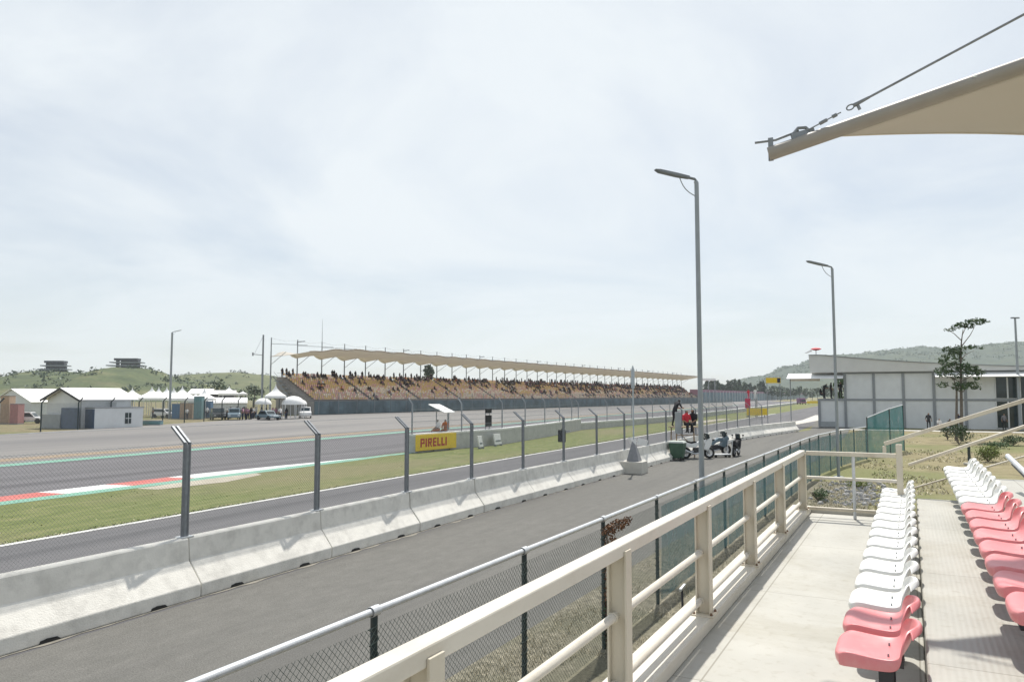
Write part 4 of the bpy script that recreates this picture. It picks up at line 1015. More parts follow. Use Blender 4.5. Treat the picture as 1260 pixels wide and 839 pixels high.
q = at_z(906, 561, .004); motorcycle('black motorcycle standing alone end-on, right of the lamp post', q, R(62), M['cloth_black'], .95)
tr_ = thing('hand_trolley', 'low grey wheeled trolley beside the motorcycles', 'trolley', at_z(887, 562.5, .004), R(10))
mb = MB(); mb.box(-.55, .55, -.3, .3, .16, .2); mb.bar((.53, -.28, .2), (.6, -.28, .95), .03, .03); mb.bar((.53, .28, .2), (.6, .28, .95), .03, .03); mb.bar((.6, -.3, .95), (.6, .3, .95), .03, .03); mb.build('frame', M['galv'], tr_)
for x in (-.42, .42):
    for y in (-.24, .24):
        mb = MB(); mb.lathe([(0, -.02), (.08, -.02), (.08, .02), (0, .02)], 12, 'y', (x, y, .08)); mb.build('wheel', M['black'], tr_, True)

# ------------------------------------------------------------------ street lamps
def street_lamp(label, px_top, py_top, Y, armlen, arm_dir, name='street_lamp', r=.06, rise=.17, group=None):
    top = at_y(px_top, py_top, Y)
    t = thing(name, label, 'street lamp', (top.x, top.y, 0), 0, group)
    H = top.z
    mb = MB(); mb.tube([(0, 0, .0), (0, 0, H - .3), (0, 0, H - .05), (-.03, 0, H)], [r * 1.15, r * .95, r * .95, r * .9], 14); mb.build('pole', M['lamp_grey'], t, True)
    mb = MB(); mb.box(-.18, .18, -.18, .18, 0, .025); mb.build('base_plate', M['lamp_grey'], t)
    d = Vector((arm_dir[0], arm_dir[1], 0)).normalized(); e_ = d * armlen
    mb = MB(); mb.tube([(0, 0, H - .02), Vector((0, 0, H + .0)) + d * .05 + Vector((0, 0, .05)), Vector((0, 0, H + .05 + rise * .42)) + d * armlen * .42], .035, 10)
    mb.build('arm', M['lamp_dark'], t, True)
    a0 = Vector((0, 0, H + .03 + rise * .3)) + d * armlen * .18; a1 = Vector((0, 0, H + .03 + rise)) + e_
    sd_ = d.cross(Vector((0, 0, 1)))
    mb = MB()
    vs = []
    for c, w, h in ((a0, .06, .05), (a0.lerp(a1, .35), .085, .06), (a1 - d * .12, .09, .05), (a1, .06, .012)):
        for sx, sz in ((-1, -.5), (1, -.5), (1, .5), (-1, .5)): vs.append(c + sd_ * (w * sx) + Vector((0, 0, h * sz * 1.4 + (.03 if c is a1 else 0))))
    fs = [(3, 2, 1, 0), (12, 13, 14, 15)]
    for i in range(3):
        for j in range(4): fs.append((i * 4 + j, i * 4 + (j + 1) % 4, i * 4 + 4 + (j + 1) % 4, i * 4 + 4 + j))
    mb.add(vs, fs); mb.build('lamp_head', M['lamp_dark'], t, bevel=.01)
    mb = MB()
    n = 7; pts = []
    for i in range(n):
        s = i / (n - 1); pts.append(Vector((0, 0, H - .42)) * (1 - s) + (a0.lerp(a1, .28) - Vector((0, 0, .05))) * s + (d * .07 - Vector((0, 0, .06))) * math.sin(math.pi * s))
    mb.tube(pts, .013, 8); mb.build('brace', M['lamp_grey'], t, True)
    return t
street_lamp('tall grey street lamp nearest to us, pole passing in front of the motorcycles', 857, 223, 19.5, 1.18, (-1, -.25), rise=.16)
street_lamp('tall grey street lamp further along, in front of the grey pavilion', 1024, 330, 33.5, 1.35, (-1, -.3), rise=.2)
street_lamp('distant street lamp above the white tents, arm to the right', 212, 409, 118, 1.5, (1, -.1), r=.16, rise=.3)
def mast_lamp():
    top = at_y(1249, 392, 78)
    t = thing('mast_lamp', 'thin lamp mast with a short cross head above the right roof', 'street lamp', (top.x, top.y, 0))
    mb = MB(); mb.tube([(0, 0, 0), (0, 0, top.z)], [.16, .1], 10); mb.build('pole', M['lamp_grey'], t, True)
    mb = MB(); mb.box(-.42, .42, -.1, .1, top.z + .003, top.z + .14); mb.build('cross_head', M['lamp_dark'], t, bevel=.02)
mast_lamp()

# ------------------------------------------------------------------ grey two-storey pavilion on the right
pv = thing('pavilion', 'pale grey two-storey pavilion with curved roof edge and open balcony on its left corner', 'building', T(94.05, 5.57), ROT_T)
WID = 31.0
ys = [-2.84 - 2.95 * k for k in range(9)]
mb = MB(); mb.box(1.2, 16, -WID, -2.9, 0, 6.05); mb.build('wall', M['wall_grey'], pv)
mb = MB(); mb.box(0.1, 1.197, -WID + 10, -2.85, 0, 6.03); mb.build('wall', M['wall_grey'], pv)
mb = MB(); mb.box(.12, 14, -2.846, -.02, 0, 3.0); mb.build('wall', M['wall_grey'], pv)
mb = MB(); mb.box(.02, 16, -WID, .12, 3.003, 3.22); mb.build('floor_slab', M['frame_grey'], pv)
for y in [-.06] + ys[:5]:
    for z0, z1 in ((0, 3.0), (3.223, 6.05)):
        if y == -.06 and z0 > 1: continue
        mb = MB(); mb.box(0, .095, y - .14, y + .14, z0, z1); mb.build('column', M['frame_grey'], pv)
mb = MB(); mb.box(-.02, .1, -WID, -2.7, 6.053, 6.2); mb.build('eaves_beam', M['frame_grey'], pv)
top = []
for i in range(25):
    y = .9 - (WID + 1) * i / 24; s = -y
    z = 8.25 - .125 * max(s, 0) + .0021 * max(s, 0) ** 2 + (.0 if s > 0 else .03 * s)
    top.append((y, max(z, 6.55)))
poly = [(.9 - .12, 6.8)] + top + [(-WID - .1, 6.22)] + [(-2.0, 6.22)]
poly = [(.75, 6.22)] + top + [(-WID - .1, 6.22)]
mb = MB(); mb.prism(poly, -.5, 16); mb.build('roof', M['fascia'], pv)
mb = MB()
for (y0, z0), (y1, z1) in zip(top, top[1:]): mb.add([(-.62, y0, z0 + .003), (-.62, y1, z1 + .003), (-.62, y1, z1 + .07), (-.62, y0, z0 + .07), (16.1, y0, z0 + .003), (16.1, y1, z1 + .003), (16.1, y1, z1 + .07), (16.1, y0, z0 + .07)], [(0, 1, 2, 3), (3, 2, 6, 7), (4, 7, 6, 5)])
mb.build('roof_edge', M['frame_grey'], pv)
def awning(y0, y1, x0, z0, drop, dep):
    mb = MB()
    a = [(x0 - dep, y0, z0 - drop), (x0 - dep, y1, z0 - drop), (x0, y1, z0), (x0, y0, z0)]
    mb.add(a + [(p[0], p[1], p[2] + .06) for p in a], [(0, 1, 2, 3), (7, 6, 5, 4), (0, 4, 5, 1), (1, 5, 6, 2), (2, 6, 7, 3), (3, 7, 4, 0)])
    return mb
awning(-2.7, 3.3, 1.2, 6.1, .62, 2.6).build('awning', M['white_roof'], pv)
awning(-WID, -11.75, -.03, 6.02, .5, 1.9).build('awning', M['white_roof'], pv)
for y in (3.1,):
    mb = MB(); mb.box(.9, 1.0, y - .05, y + .05, 0, 5.95); mb.build('awning_post', M['frame_grey'], pv)
mb = MB(); mb.box(2.0, 2.05, -.1, 3.2, 5.3, 5.9); mb.build('awning_back', M['cream'], pv)
mb = MB(); mb.box(-.02, .06, -1.9, -.2, .02, .62); mb.build('recess_shade', M['grey_panel'], pv)  # darker panel standing in for the shade of a recess
for k, y in enumerate([-17.9, -19.0, -20.1, -21.2]):
    for z0, z1 in ((.2, 2.95), (3.3, 5.5)):
        w = thing('window', None, None); w.parent = pv
        mb = MB(); mb.box(.03, .096, y - .5, y + .5, z0, z1); mb.build('pane', M['glass_dark'], w)
        mb = MB()
        for q in (-.52, .52): mb.box(-.01, .094, y + q - .04, y + q + .04, z0, z1)
        mb.box(-.006, .09, y - .48, y + .48, z0 - .05, z0 - .003); mb.build('frame', M['galv'], w)
for k in range(3):
    y = -22.6 - k * 2.9
    mb = MB(); mb.box(-.0, .09, y - .14, y + .14, 0, 3.0); mb.build('column', M['frame_grey'], pv)
for i, (y, lab, pose) in enumerate([(-.55, 'person in black at the left corner of the pavilion balcony', 'lean'), (-1.35, 'person in black standing in the middle of the pavilion balcony', 'stand'), (-2.35, 'person in black standing right of the lamp post on the pavilion balcony', 'stand')]):
    person(pose, 'cloth_black', 'cloth_black', T(94.05 + .45, 5.57 + y, 3.222), ROT_T + R([150, 200, 120][i]), lab, sub=1, s=1.1)
person('sit', 'cloth_black', 'cloth_dark', T(94.05 + .8, 5.57 - .2, 3.222), ROT_T + R(160), 'person in black sitting low at the edge of the pavilion balcony', sub=1)
fx = thing('roof_fixture', 'red and white lens-shaped fixture on a bracket above the pavilion roof corner', 'fixture', T(94.4, 6.0, 8.45), ROT_T)
mb = MB(); mb.lathe([(0, -.16), (.3, -.12), (.62, 0), (.4, .12), (0, .17)], 20, 'z', (0, -.3, .5)); mb.build('dish', M['red'], fx, True)
mb = MB(); mb.prism([(.2, .42), (.9, .1), (.85, .02), (.15, .25)], -.1, .1); mb.build('arm', M['white_paint'], fx); mb = MB(); mb.tube([(0, -.3, -.2), (0, -.3, .36)], .05, 8); mb.build('bracket', M['galv'], fx)
ys_ = thing('hanging_sign', 'yellow sign on two thin posts left of the pavilion awning', 'sign', T(97, 11.65), ROT_T)
mb = MB(); mb.box(-.05, .05, -1.7, .0, 5.1, 5.75); mb.build('board', M['yellow'], ys_)
mb = MB(); mb.box(-.056, .056, -1.68, -1.3, 5.15, 5.7); mb.build('dark_panel', M['cloth_dark'], ys_)
for y in (-1.6, -.1):
    mb = MB(); mb.box(.052, .12, y - .04, y + .04, 0, 5.6); mb.build('post', M['galv_dark'], ys_)
for i, (px, s, pz, c1, lab) in enumerate([(1143, 1.05, 'stand', 'cloth_black', 'person in black standing against the pavilion wall, leftmost of the row'), (1156, 1, 'sit', 'cloth_white', 'person in white sitting low against the pavilion wall'),
                              (1169, 1, 'sit', 'cloth_black', 'person in black sitting against the pavilion wall beside the tree trunks'), (1180, 1.0, 'stand', 'cloth_dark', 'person in dark blue standing behind the tree trunks by the pavilion'), (1236, 1, 'stand', 'cloth_grey', 'person in grey standing by the dark pavilion windows')]):
    q = at_y(px, 527, 78.5); person(pz, c1, 'cloth_black', (q.x, q.y, .0), R(170), lab, s=s)
mb = MB(); mb.quad((0, 0, .012), (.0, -34, .012), (2.6, -34, .012), (2.6, 0, .012)); o = mb.build('path', M['conc_pale']); o.location = T(86.5, 3.2); o.rotation_euler = (0, 0, ROT_T); structure(o)

# ------------------------------------------------------------------ marshal tower, boards and a truck far down the track
mt = thing('marshal_tower', 'raised marshal platform with crimson panel behind the far yellow board', 'platform', T(132, 18.2), ROT_T)
for x in (-.8, .8):
    for y in (-.7, .7):
        mb = MB(); mb.box(x - .06, x + .06, y - .06, y + .06, 0, 2.8); mb.build('leg', M['galv_dark'], mt)
mb = MB(); mb.box(-.95, .95, -.85, .85, 2.803, 2.93); mb.build('deck', M['conc_old'], mt)
mb = MB(); mb.box(-1.02, -.96, .1, .95, 1.5, 3.1); mb.build('panel', M['pinkred'], mt)
person('stand', 'cloth_white', 'cloth_white', T(131.8, 17.6, 2.93), R(180), 'person in white overalls and pale helmet on the far marshal platform', s=1.05)
person('stand', 'red', 'pinkred', T(131.9, 18.7, 2.93), R(200), 'person in red on the far marshal platform, left of the one in white')
yb = thing('advertising_board', 'yellow board in front of the far marshal platform', 'sign', T(130.2, 18.6), ROT_T + R(-64))
mb = MB(); mb.box(-.2, 3.2, -.05, .05, .35, 1.5); mb.build('board', M['yellow'], yb, bevel=.02)
mb = MB(); mb.box(.2, .3, .053, .12, 0, 1.4); mb.box(2.7, 2.8, .053, .12, 0, 1.4); mb.build('stand', M['galv_dark'], yb)
yb = thing('advertising_board', 'long low yellow board far away beside the pavilion corner', 'sign', T(330, 23.2), ROT_T + R(-64))
mb = MB(); mb.box(-.8, 6.2, -.08, .08, .5, 1.5); mb.build('board', M['yellow'], yb)
mb = MB(); mb.box(0, .15, .083, .3, 0, 1.4); mb.box(5.5, 5.65, .083, .3, 0, 1.4); mb.build('stand', M['galv_dark'], yb)
def vehicle(label, cat, name, loc, rz, paint, L=4.4, W=1.75, H=1.6, kind='suv', group=None):
    t = thing(name, label, cat, loc, rz, group); h = H
    if kind == 'suv': body = [(-L / 2, .35), (L / 2 - .05, .35), (L / 2, .55), (L / 2 - .05, .85 * h * .62), (L * .27, h * .62), (-L / 2 + .03, h * .62)]; cab = [(L * .25, h * .61), (L * .11, h), (-L * .42, h), (-L * .49, h * .61)]
    elif kind == 'truck': body = [(-L / 2, .5), (L / 2, .5), (L / 2, 1.1), (-L / 2, 1.1)]; cab = [(L / 2 - .02, 1.09), (L * .42, h * .8), (L * .3, h * .8), (L * .3, 1.09)]
    else: body = [(-L / 2, .35), (L / 2, .35), (L / 2, .65), (L * .3, .8), (-L / 2, .8)]; cab = [(L * .24, .79), (L * .08, h), (-L * .25, h), (-L * .4, .79)]
    mb = MB(); mb.prismy(body, -W / 2, W / 2); mb.build('body', paint, t, bevel=.08)
    mb = MB(); mb.prismy(cab, -W / 2 + .12, W / 2 - .12); mb.build('cabin', paint, t, bevel=.05)
    for s in (-1, 1):
        cx_ = sum(p[0] for p in cab) / 4; cz = sum(p[1] for p in cab) / 4
        mb = MB(); mb.prismy([(cx_ + (x - cx_) * .84, cz + (z - cz) * .74) for x, z in cab], s * (W / 2 - .125), s * (W / 2 - .112)); mb.build('side_window', M['glass_dark'], t)
    for e in (0, 1):
        (xa, za), (xb, zb) = (cab[0], cab[1]) if e == 0 else (cab[3], cab[2]); dx = .015 if e == 0 else -.015
        x0, z0, x1, z1 = xa + (xb - xa) * .15 + dx, za + (zb - za) * .15, xa + (xb - xa) * .88 + dx, za + (zb - za) * .88
        w = W / 2 - .24
        mb = MB(); mb.add([(x0, -w, z0), (x0, w, z0), (x1, w, z1), (x1, -w, z1), (x0 - dx, -w, z0), (x0 - dx, w, z0), (x1 - dx, w, z1), (x1 - dx, -w, z1)], [(0, 1, 2, 3), (0, 4, 5, 1), (2, 6, 7, 3), (1, 5, 6, 2), (0, 3, 7, 4)]); mb.build('windscreen' if e == 0 else 'rear_window', M['glass_dark'], t)
    for x in (-L * .31, L * .32):
        for s in (-1, 1):
            mb = MB(); mb.lathe([(0, -.1), (.2, -.1), (.33, -.09), (.34, 0), (.33, .09), (.2, .1), (0, .1)], 18, 'y', (x, s * (W / 2 - .08), .34)); mb.build('wheel', M['black'], t, True)
    for s in (-1, 1):
        mb = MB(); mb.box(L / 2 - .04, L / 2 + .012, s * W * .36 - .16, s * W * .36 + .16, .62, .76); mb.build('headlight', M['galv'], t)
    if kind == 'truck':
        mb = MB(); mb.box(-L / 2, L * .26, -W / 2, W / 2, 1.103, h); mb.build('cargo_box', paint, t, bevel=.05)
    return t
vehicle('magenta truck parked far away behind the long yellow board', 'truck', 'parked_truck', T(336, 26.5), ROT_T + R(200), M['purple'], 6.5, 2.2, 2.6, 'truck')

# ------------------------------------------------------------------ paddock on the left: building, tents, vehicles, fence
wb = thing('white_building', 'small white gabled building with dark barge boards and low annex at the run-off', 'building', at_z(98, 527.5), ROT_T)
mb = MB(); mb.add([(0, 0, 0), (6.2, 0, 0), (6.2, 5.6, 0), (0, 5.6, 0), (0, 0, 3.2), (6.2, 0, 3.2), (6.2, 5.6, 3.2), (0, 5.6, 3.2), (0, 2.8, 4.28), (6.2, 2.8, 4.28)],
                  [(0, 1, 5, 4), (1, 2, 6, 9, 5), (2, 3, 7, 6), (3, 0, 4, 8, 7)]); mb.build('wall', M['wall_grey'], wb)
mb = MB()
for s in (0, 1):
    y0, y1 = (-.5, 2.8) if s == 0 else (6.1, 2.8)
    z0, z1 = 3.07, 4.36
    mb.add([(-.5, y0, z0), (6.8, y0, z0), (6.8, y1, z1), (-.5, y1, z1), (-.5, y0, z0 + .08), (6.8, y0, z0 + .08), (6.8, y1, z1 + .08), (-.5, y1, z1 + .08)], [(3, 2, 1, 0), (4, 5, 6, 7), (0, 1, 5, 4), (1, 2, 6, 5), (3, 0, 4, 7)])
mb.build('roof', M['white_roof'], wb)
mb = MB()
for y0 in (-.52, 6.12): mb.bar((-.54, y0, 3.02), (-.54, 2.8, 4.33), .06, .22)
mb.build('barge_board', M['dark_steel'], wb)
mb = MB(); mb.box(.6, 6.6, -1.5, -.03, 0, 2.2); mb.build('annex', M['wall_grey'], wb)
mb = MB(); mb.box(.5, 6.7, -1.6, -.03, 2.203, 2.3); mb.build('annex_roof', M['frame_grey'], wb)
w = thing('window', None, None); w.parent = wb
mb = MB(); mb.box(4.3, 5.05, -1.56, -1.503, .45, 1.65); mb.build('pane', M['glass_dark'], w)
mb = MB(); mb.box(4.65, 4.7, -1.585, -1.563, .45, 1.65); mb.box(4.3, 5.05, -1.592, -1.586, 1.0, 1.06); mb.build('glazing_bar', M['wall_grey'], w)
mb = MB(); mb.box(.57, .597, -1.5, 1.1, 0.05, 2.1); mb.build('annex_door', M['navy'], wb)
mb = MB(); mb.box(-.4, -.36, -.4, 2.6, 0, 2.25); mb.build('side_panel', M['navy'], wb)
mb = MB(); mb.box(-.5, -.46, 2.6, 5.9, 0, 1.5); mb.build('side_screen', M['grey_panel'], wb)
mb = MB()
for x, y in ((-.02, -.08), (6.25, -.1)): mb.tube([(x, y, 0), (x, y, 3.05)], .05, 8)
mb.build('downpipe', M['frame_grey'], wb)

def pagoda(px, pk, ev, Y, label, w=2.1, gnd=0.0, group='white peaked tents in the paddock'):
    top_ = at_y(px, pk, Y)
    t = thing('pagoda_tent', label, 'tent', (top_.x, top_.y, gnd), R(random.uniform(10, 35)), group)
    H = top_.z; E_ = at_y(px, ev, Y).z
    rows = []
    for i in range(7):
        s = i / 6; r = w * (1 - s) ** 2.1 + .02; z = E_ + (H - E_) * s
        rows.append([(r * a, r * b, z) for a, b in ((-1, -1), (0, -1), (1, -1), (1, 0), (1, 1), (0, 1), (-1, 1), (-1, 0))])
    mb = MB(); mb.grid(rows, True); rf = mb.build('roof', M['tent'], t)
    mb = MB()
    for a, b in ((-1, -1), (1, -1), (1, 1), (-1, 1)): pass
    for (a, b), (c, d) in zip(((-1, -1), (1, -1), (1, 1), (-1, 1)), ((1, -1), (1, 1), (-1, 1), (-1, -1))):
        mb.quad((a * w, b * w, E_ - .35), (c * w, d * w, E_ - .35), (c * w, d * w, E_ - .003), (a * w, b * w, E_ - .003))
    va = mb.build('valance', M['tent'], t); so = va.modifiers.new('t', 'SOLIDIFY'); so.thickness = .02
    for a, b in ((-1, -1), (1, -1), (1, 1), (-1, 1)):
        mb = MB(); mb.tube([(a * (w - .08), b * (w - .08), 0), (a * (w - .08), b * (w - .08), E_ - .36)], .05, 6); mb.build('leg', M['galv'], t)
    return t
for px, pk, ev, Y, lab, w_ in [(163, 476.5, 488, 135, 'white peaked tent just right of the white building', 2.0), (187, 475.5, 489.5, 128, 'white peaked tent, first full one right of the white building', 2.5),
        (195.5, 475.5, 489, 140, 'white peaked tent half hidden behind its neighbours, left of the far lamp', 2.0), (205.5, 476, 489.5, 130, 'broad white peaked tent immediately left of the far lamp post', 2.3), (214, 476, 489.5, 138, 'slim white peaked tent immediately right of the far lamp post', 1.9),
        (224.5, 474.5, 490, 126, 'tallest white peaked tent, right of the far lamp', 2.6), (241, 484, 490, 120, 'low white peaked tent between the tall tents and the teal panel', 1.6), (252, 477, 490, 124, 'steep white tent beside the teal panel', 1.7),
        (282, 474.5, 484, 145, 'small white peaked tent standing alone behind the parked cars', 1.7), (339.5, 472, 487, 118, 'white peaked tent at the near end of the grandstand', 1.7), (299, 480.5, 484, 150, 'tiny distant white tent above the crowd', .9),
        (43, 478, 484, 125, 'white peaked tent behind the left marquee, left of a pair', 1.5), (53, 477.5, 484, 122, 'white peaked tent behind the left marquee, right of a pair', 1.5)]:
    pagoda(px, pk, ev, Y, lab, w_ * .92)
def marquee(label, p0, ln, wd, ev, ri, rz, wallm, name='marquee'):
    t = thing(name, label, 'tent', p0, rz)
    mb = MB(); mb.add([(0, 0, 0), (ln, 0, 0), (ln, wd, 0), (0, wd, 0), (0, 0, ev), (ln, 0, ev), (ln, wd, ev), (0, wd, ev), (0, wd / 2, ri - .05), (ln, wd / 2, ri - .05)], [(0, 1, 5, 4), (1, 2, 6, 9, 5), (2, 3, 7, 6), (3, 0, 4, 8, 7)]); mb.build('wall', wallm, t)
    mb = MB(); e = .25
    for y0 in (-e, wd + e):
        mb.add([(-e, y0, ev - .06), (ln + e, y0, ev - .06), (ln + e, wd / 2, ri), (-e, wd / 2, ri), (-e, y0, ev), (ln + e, y0, ev), (ln + e, wd / 2, ri + .06), (-e, wd / 2, ri + .06)], [(3, 2, 1, 0), (4, 5, 6, 7), (0, 1, 5, 4), (1, 2, 6, 5), (3, 0, 4, 7)])
    mb.build('roof', M['tent'], t)
    return t
q = at_y(38, 500, 105); marquee('long white marquee with grey walls at the left frame edge', (q.x, q.y, 0), 9, 7, 2.7, 4.5, ROT_T + R(8), M['wall_grey'])
q = at_y(231, 490, 170); marquee('broad pale marquee roof behind the tall peaked tents', (q.x, q.y, 0), 4.6, 6, 4.0, 5.1, R(5), M['wall_grey'])
q = at_y(258, 490, 150); marquee('long dark-fronted hall roof behind the parked cars', (q.x, q.y, 0), 4.5, 4, 3.9, 4.6, R(12), M['dark_steel'], 'shed')
q = at_y(258, 490, 132); marquee('low white awning tent in front of the dark shed', (q.x, q.y, 0), 6, 3, 2.3, 3.2, R(20), M['wall_grey'])
def dome(px, Y, r, label):
    q = at_y(px, 490, Y); t = thing('dome_tent', label, 'tent', (q.x, q.y, 0))
    mb = MB(); prof = [(r, 2.2)] + [(r * math.cos(a), 2.2 + r * .75 * math.sin(a)) for a in [i * math.pi / 16 for i in range(1, 8)]] + [(0.01, 2.2 + r * .75)]
    mb.lathe(prof, 20); mb.build('roof', M['tent'], t, True)
    for k in range(6):
        a = k * math.pi / 3; mb = MB(); mb.tube([(r * .95 * math.cos(a), r * .95 * math.sin(a), 0), (r * .95 * math.cos(a), r * .95 * math.sin(a), 2.25)], .05, 6); mb.build('leg', M['galv'], t)
dome(361, 118, 1.75, 'round white dome tent at the foot of the grandstand'); dome(370, 122, 1.0, 'small white dome tent beside the round one at the grandstand'); dome(324, 122, 1.3, 'flat white dome tent left of the peaked tent at the grandstand')
def cont(px0, px1, py0, py1, Y, m, label, name='container', dep=1.5):
    a, b = at_y(px0, py1, Y), at_y(px1, py0, Y); h = b.z; w = b.x - a.x
    t = thing(name, label, name.replace('_', ' '), (a.x, a.y, 0), R(6))
    mb = MB(); mb.box(0, w, 0, dep, .1, h); mb.build('body', m, t, bevel=.02)
    mb = MB()
    for k in range(int(w / .3)): mb.box(.12 + k * .3, .2 + k * .3, -.03, -.003, .25, h - .12)
    mb.build('rib', m, t); mb = MB(); mb.box(-.02, w + .02, -.02, dep + .02, 0, .097); mb.build('base_frame', M['frame_grey'], t)
    mb = MB(); mb.box(-.03, w + .03, -.03, dep + .03, h + .003, h + .06); mb.build('roof_frame', M['frame_grey'], t)
cont(221, 236, 496, 512, 116, M['orange'], 'orange brown container below the tall white tent'); cont(211, 220.5, 497, 512, 117, M['blue'], 'blue container left of the orange one')
cont(238, 248, 488, 512, 115, M['teal'], 'tall teal panel box right of the orange container'); cont(166, 196, 518, 525, 92, M['teal'], 'low teal crate row lying at the run-off edge', 'crate', 1.0)
cont(250, 259, 494, 511, 121, M['blue'], 'pale blue kiosk box behind the dark car')
cont(0, 11, 487, 508, 96, M['orange'], 'orange booth at the left frame edge'); cont(12, 22, 497, 510, 95, M['faded_pink'], 'crimson booth beside the orange one')
q = at_y(268, 513, 113); vehicle('dark sport utility car parked facing us in the paddock', 'car', 'parked_car', (q.x, q.y, 0), R(-62), M['car_dark'], 4.5, 1.85, 1.75)
q = at_y(288, 513, 113); vehicle('grey blue sport utility car parked right of the dark car', 'car', 'parked_car', (q.x, q.y, 0), R(-70), M['car_blue'], 4.4, 1.8, 1.7)
q = at_y(203, 505, 122); vehicle('white car parked under the peaked tents', 'car', 'parked_car', (q.x, q.y, 0), R(-20), M['car_white'], 4.0, 1.7, 1.5, 'suv')
q = at_y(37, 505, 98); vehicle('white car parked at the left marquee', 'car', 'parked_car', (q.x, q.y, 0), R(10), M['car_white'], 3.9, 1.7, 1.45, 'sedan')
q = at_y(376, 504, 122); vehicle('white van parked below the grandstand', 'car', 'parked_car', (q.x, q.y, 0), R(-75), M['car_white'], 4.6, 1.8, 1.75, 'suv')
q = at_y(330, 508, 112); vehicle('grey blue car parked side-on left of the grandstand', 'car', 'parked_car', (q.x, q.y, 0), R(-40), M['car_blue'], 4.2, 1.7, 1.4, 'sedan')
rng = random.Random(8)
cl = [('cloth_black', 'cloth_dark', 'person in black standing among the paddock crowd'), ('cloth_grey', 'cloth_dark', 'person in grey standing among the paddock crowd'), ('cloth_white', 'cloth_dark', 'person in white standing among the paddock crowd'), ('cloth_pink', 'cloth_dark', 'person in mauve standing among the paddock crowd')]
for i in range(26):
    px = [301, 306, 311, 296, 310, 299, 316, 303, 308, 283, 279, 292, 247, 262, 255, 322, 329, 336, 345, 312, 352, 340, 230, 189, 314, 304][i]
    q = at_y(px + rng.uniform(-1, 1), 505, rng.uniform(110, 128)); c = cl[(i * 7) % 4]
    person('stand', c[0], c[1], (q.x, q.y, 0), rng.uniform(0, 6.3), c[2], 'people standing in the paddock in ' + c[0].split('_')[1], sub=0, s=rng.uniform(.95, 1.08))
pf = thing('paddock_fence', 'thin dark fence with bent-top posts along the far edge of the run-off', 'fence', (0, 0, 0), ROT_T)
PF = [(28, 68.5), (44.5, 73), (60, 77.7), (89, 88), (107, 94.4)]
pm = None
for q in along(PF, 5.1):
    if pm is None:
        mb = MB(); mb.tube([(0, 0, 0), (0, 0, 2.85), (.3, -.25, 3.35)], .07, 8); pm = mb.build('post', M['post_green'], pf, True); o = pm
    else: o = copy_tree(pm, pf)
    o.location = (q.x, q.y, 0)
for a, b in zip(PF, PF[1:]):
    a2, b2 = Vector(a), Vector(b); L = (b2 - a2).length
    mb = MB(); lattice(mb, L, .05, 2.8, .16, .006, lambda s, z: (a2.x + (b2.x - a2.x) * s / L, a2.y + (b2.y - a2.y) * s / L + .08, z)); mb.raw('wire_mesh', M['wire'], pf)

# ------------------------------------------------------------------ grandstand
GA = math.atan(-.0778); G0 = T(111.2, 95.2); ROT_G = ROT_T + GA; GL = 262.0; BAY = 6.87
GM = Matrix.Translation(G0) @ Matrix.Rotation(ROT_G, 4, 'Z')
gs = thing('grandstand', 'long open grandstand with tan tensile roof and coloured seats across the track', 'grandstand', G0, ROT_G)
ROWS = 14; RZ0, RS, RY0, RD = 2.5, .365, 1.2, .64
prof = [(0, 0), (0, 2.45)]
for r in range(ROWS): prof += [(RY0 + r * RD - .1, RZ0 + r * RS - (.05 if r == 0 else RS * 1)), (RY0 + r * RD - .1, RZ0 + r * RS)] if r else [(RY0 - .1, 2.45), (RY0 - .1, RZ0)]
yb_ = RY0 + ROWS * RD
prof += [(yb_, RZ0 + (ROWS - 1) * RS), (yb_, RZ0 + (ROWS - 1) * RS - .4), (yb_, 0)]
mb = MB(); mb.prism(prof, 2, GL); mb.build('terrace', M['terrace'], gs)
mb = MB()
for k in range(int(GL / 4)): mb.box(2 + k * 4 + .03, 2 + k * 4 + 3.97, -.14, -.02, .05, 2.5)
mb.build('hoarding', M['hoarding'], gs)
mb = MB(); 
for k in range(9): mb.box(.4, 1.995, 2 + k * .8, 2.8 + k * .8 - .003, .3 + k * .75, .45 + k * .75)
mb.bar((.4, 2, .5), (.4, 9.2, 7.2), .08, .2); mb.bar((.4, 2, 1.5), (.4, 9.2, 8.2), .05, .05); mb.build('end_stair', M['galv_dark'], gs)
mb = MB()
for z in (3.0, 3.5): mb.tube([(2, yb_ - .1, RZ0 + ROWS * RS - .7 + z - 2.4), (GL, yb_ - .1, RZ0 + ROWS * RS - .7 + z - 2.4)], .03, 5)
mb.build('back_rail', M['galv_dark'], gs)
seatm = MB().box(-.2, .2, -.02, .2, .36, .42).box(-.2, .2, .2, .26, .42, .78)
def seat_col(x, r, rng):
    v = mnoise.noise(Vector((x * .04, r * .35, 3))) + rng.uniform(-.25, .25) + (r - 7) * .045
    v = mnoise.noise(Vector((x * .05, r * .3, 3))) * .8 + rng.uniform(-.5, .5) + (r - 6.5) * .05
    return 0 if v > .05 else (1 if v > -.28 else 2)
rng = random.Random(21)
seat_meshes = []
for m in ('s_ochre', 's_salmon', 's_beige'):
    o = seatm.build('seat', M[m], gs); seat_meshes.append(o)
bulk = MB(); cnt = 0; cells = []
NS = int((GL - 4) / .56)
for r in range(ROWS):
    for k in range(NS):
        x = 2.6 + k * .56
        if k % 30 in (0, 1): continue
        cells.append((x, r))
indiv = set()
first = {0: True, 1: True, 2: True}
for (x, r) in sorted(cells, key=lambda c: c[0])[:100]:
    c = seat_col(x, r, rng); indiv.add((x, r))
    o = seat_meshes[c] if first[c] else copy_tree(seat_meshes[c], gs)
    first[c] = False
    o.location = (x, RY0 + r * RD + .2, RZ0 + r * RS)
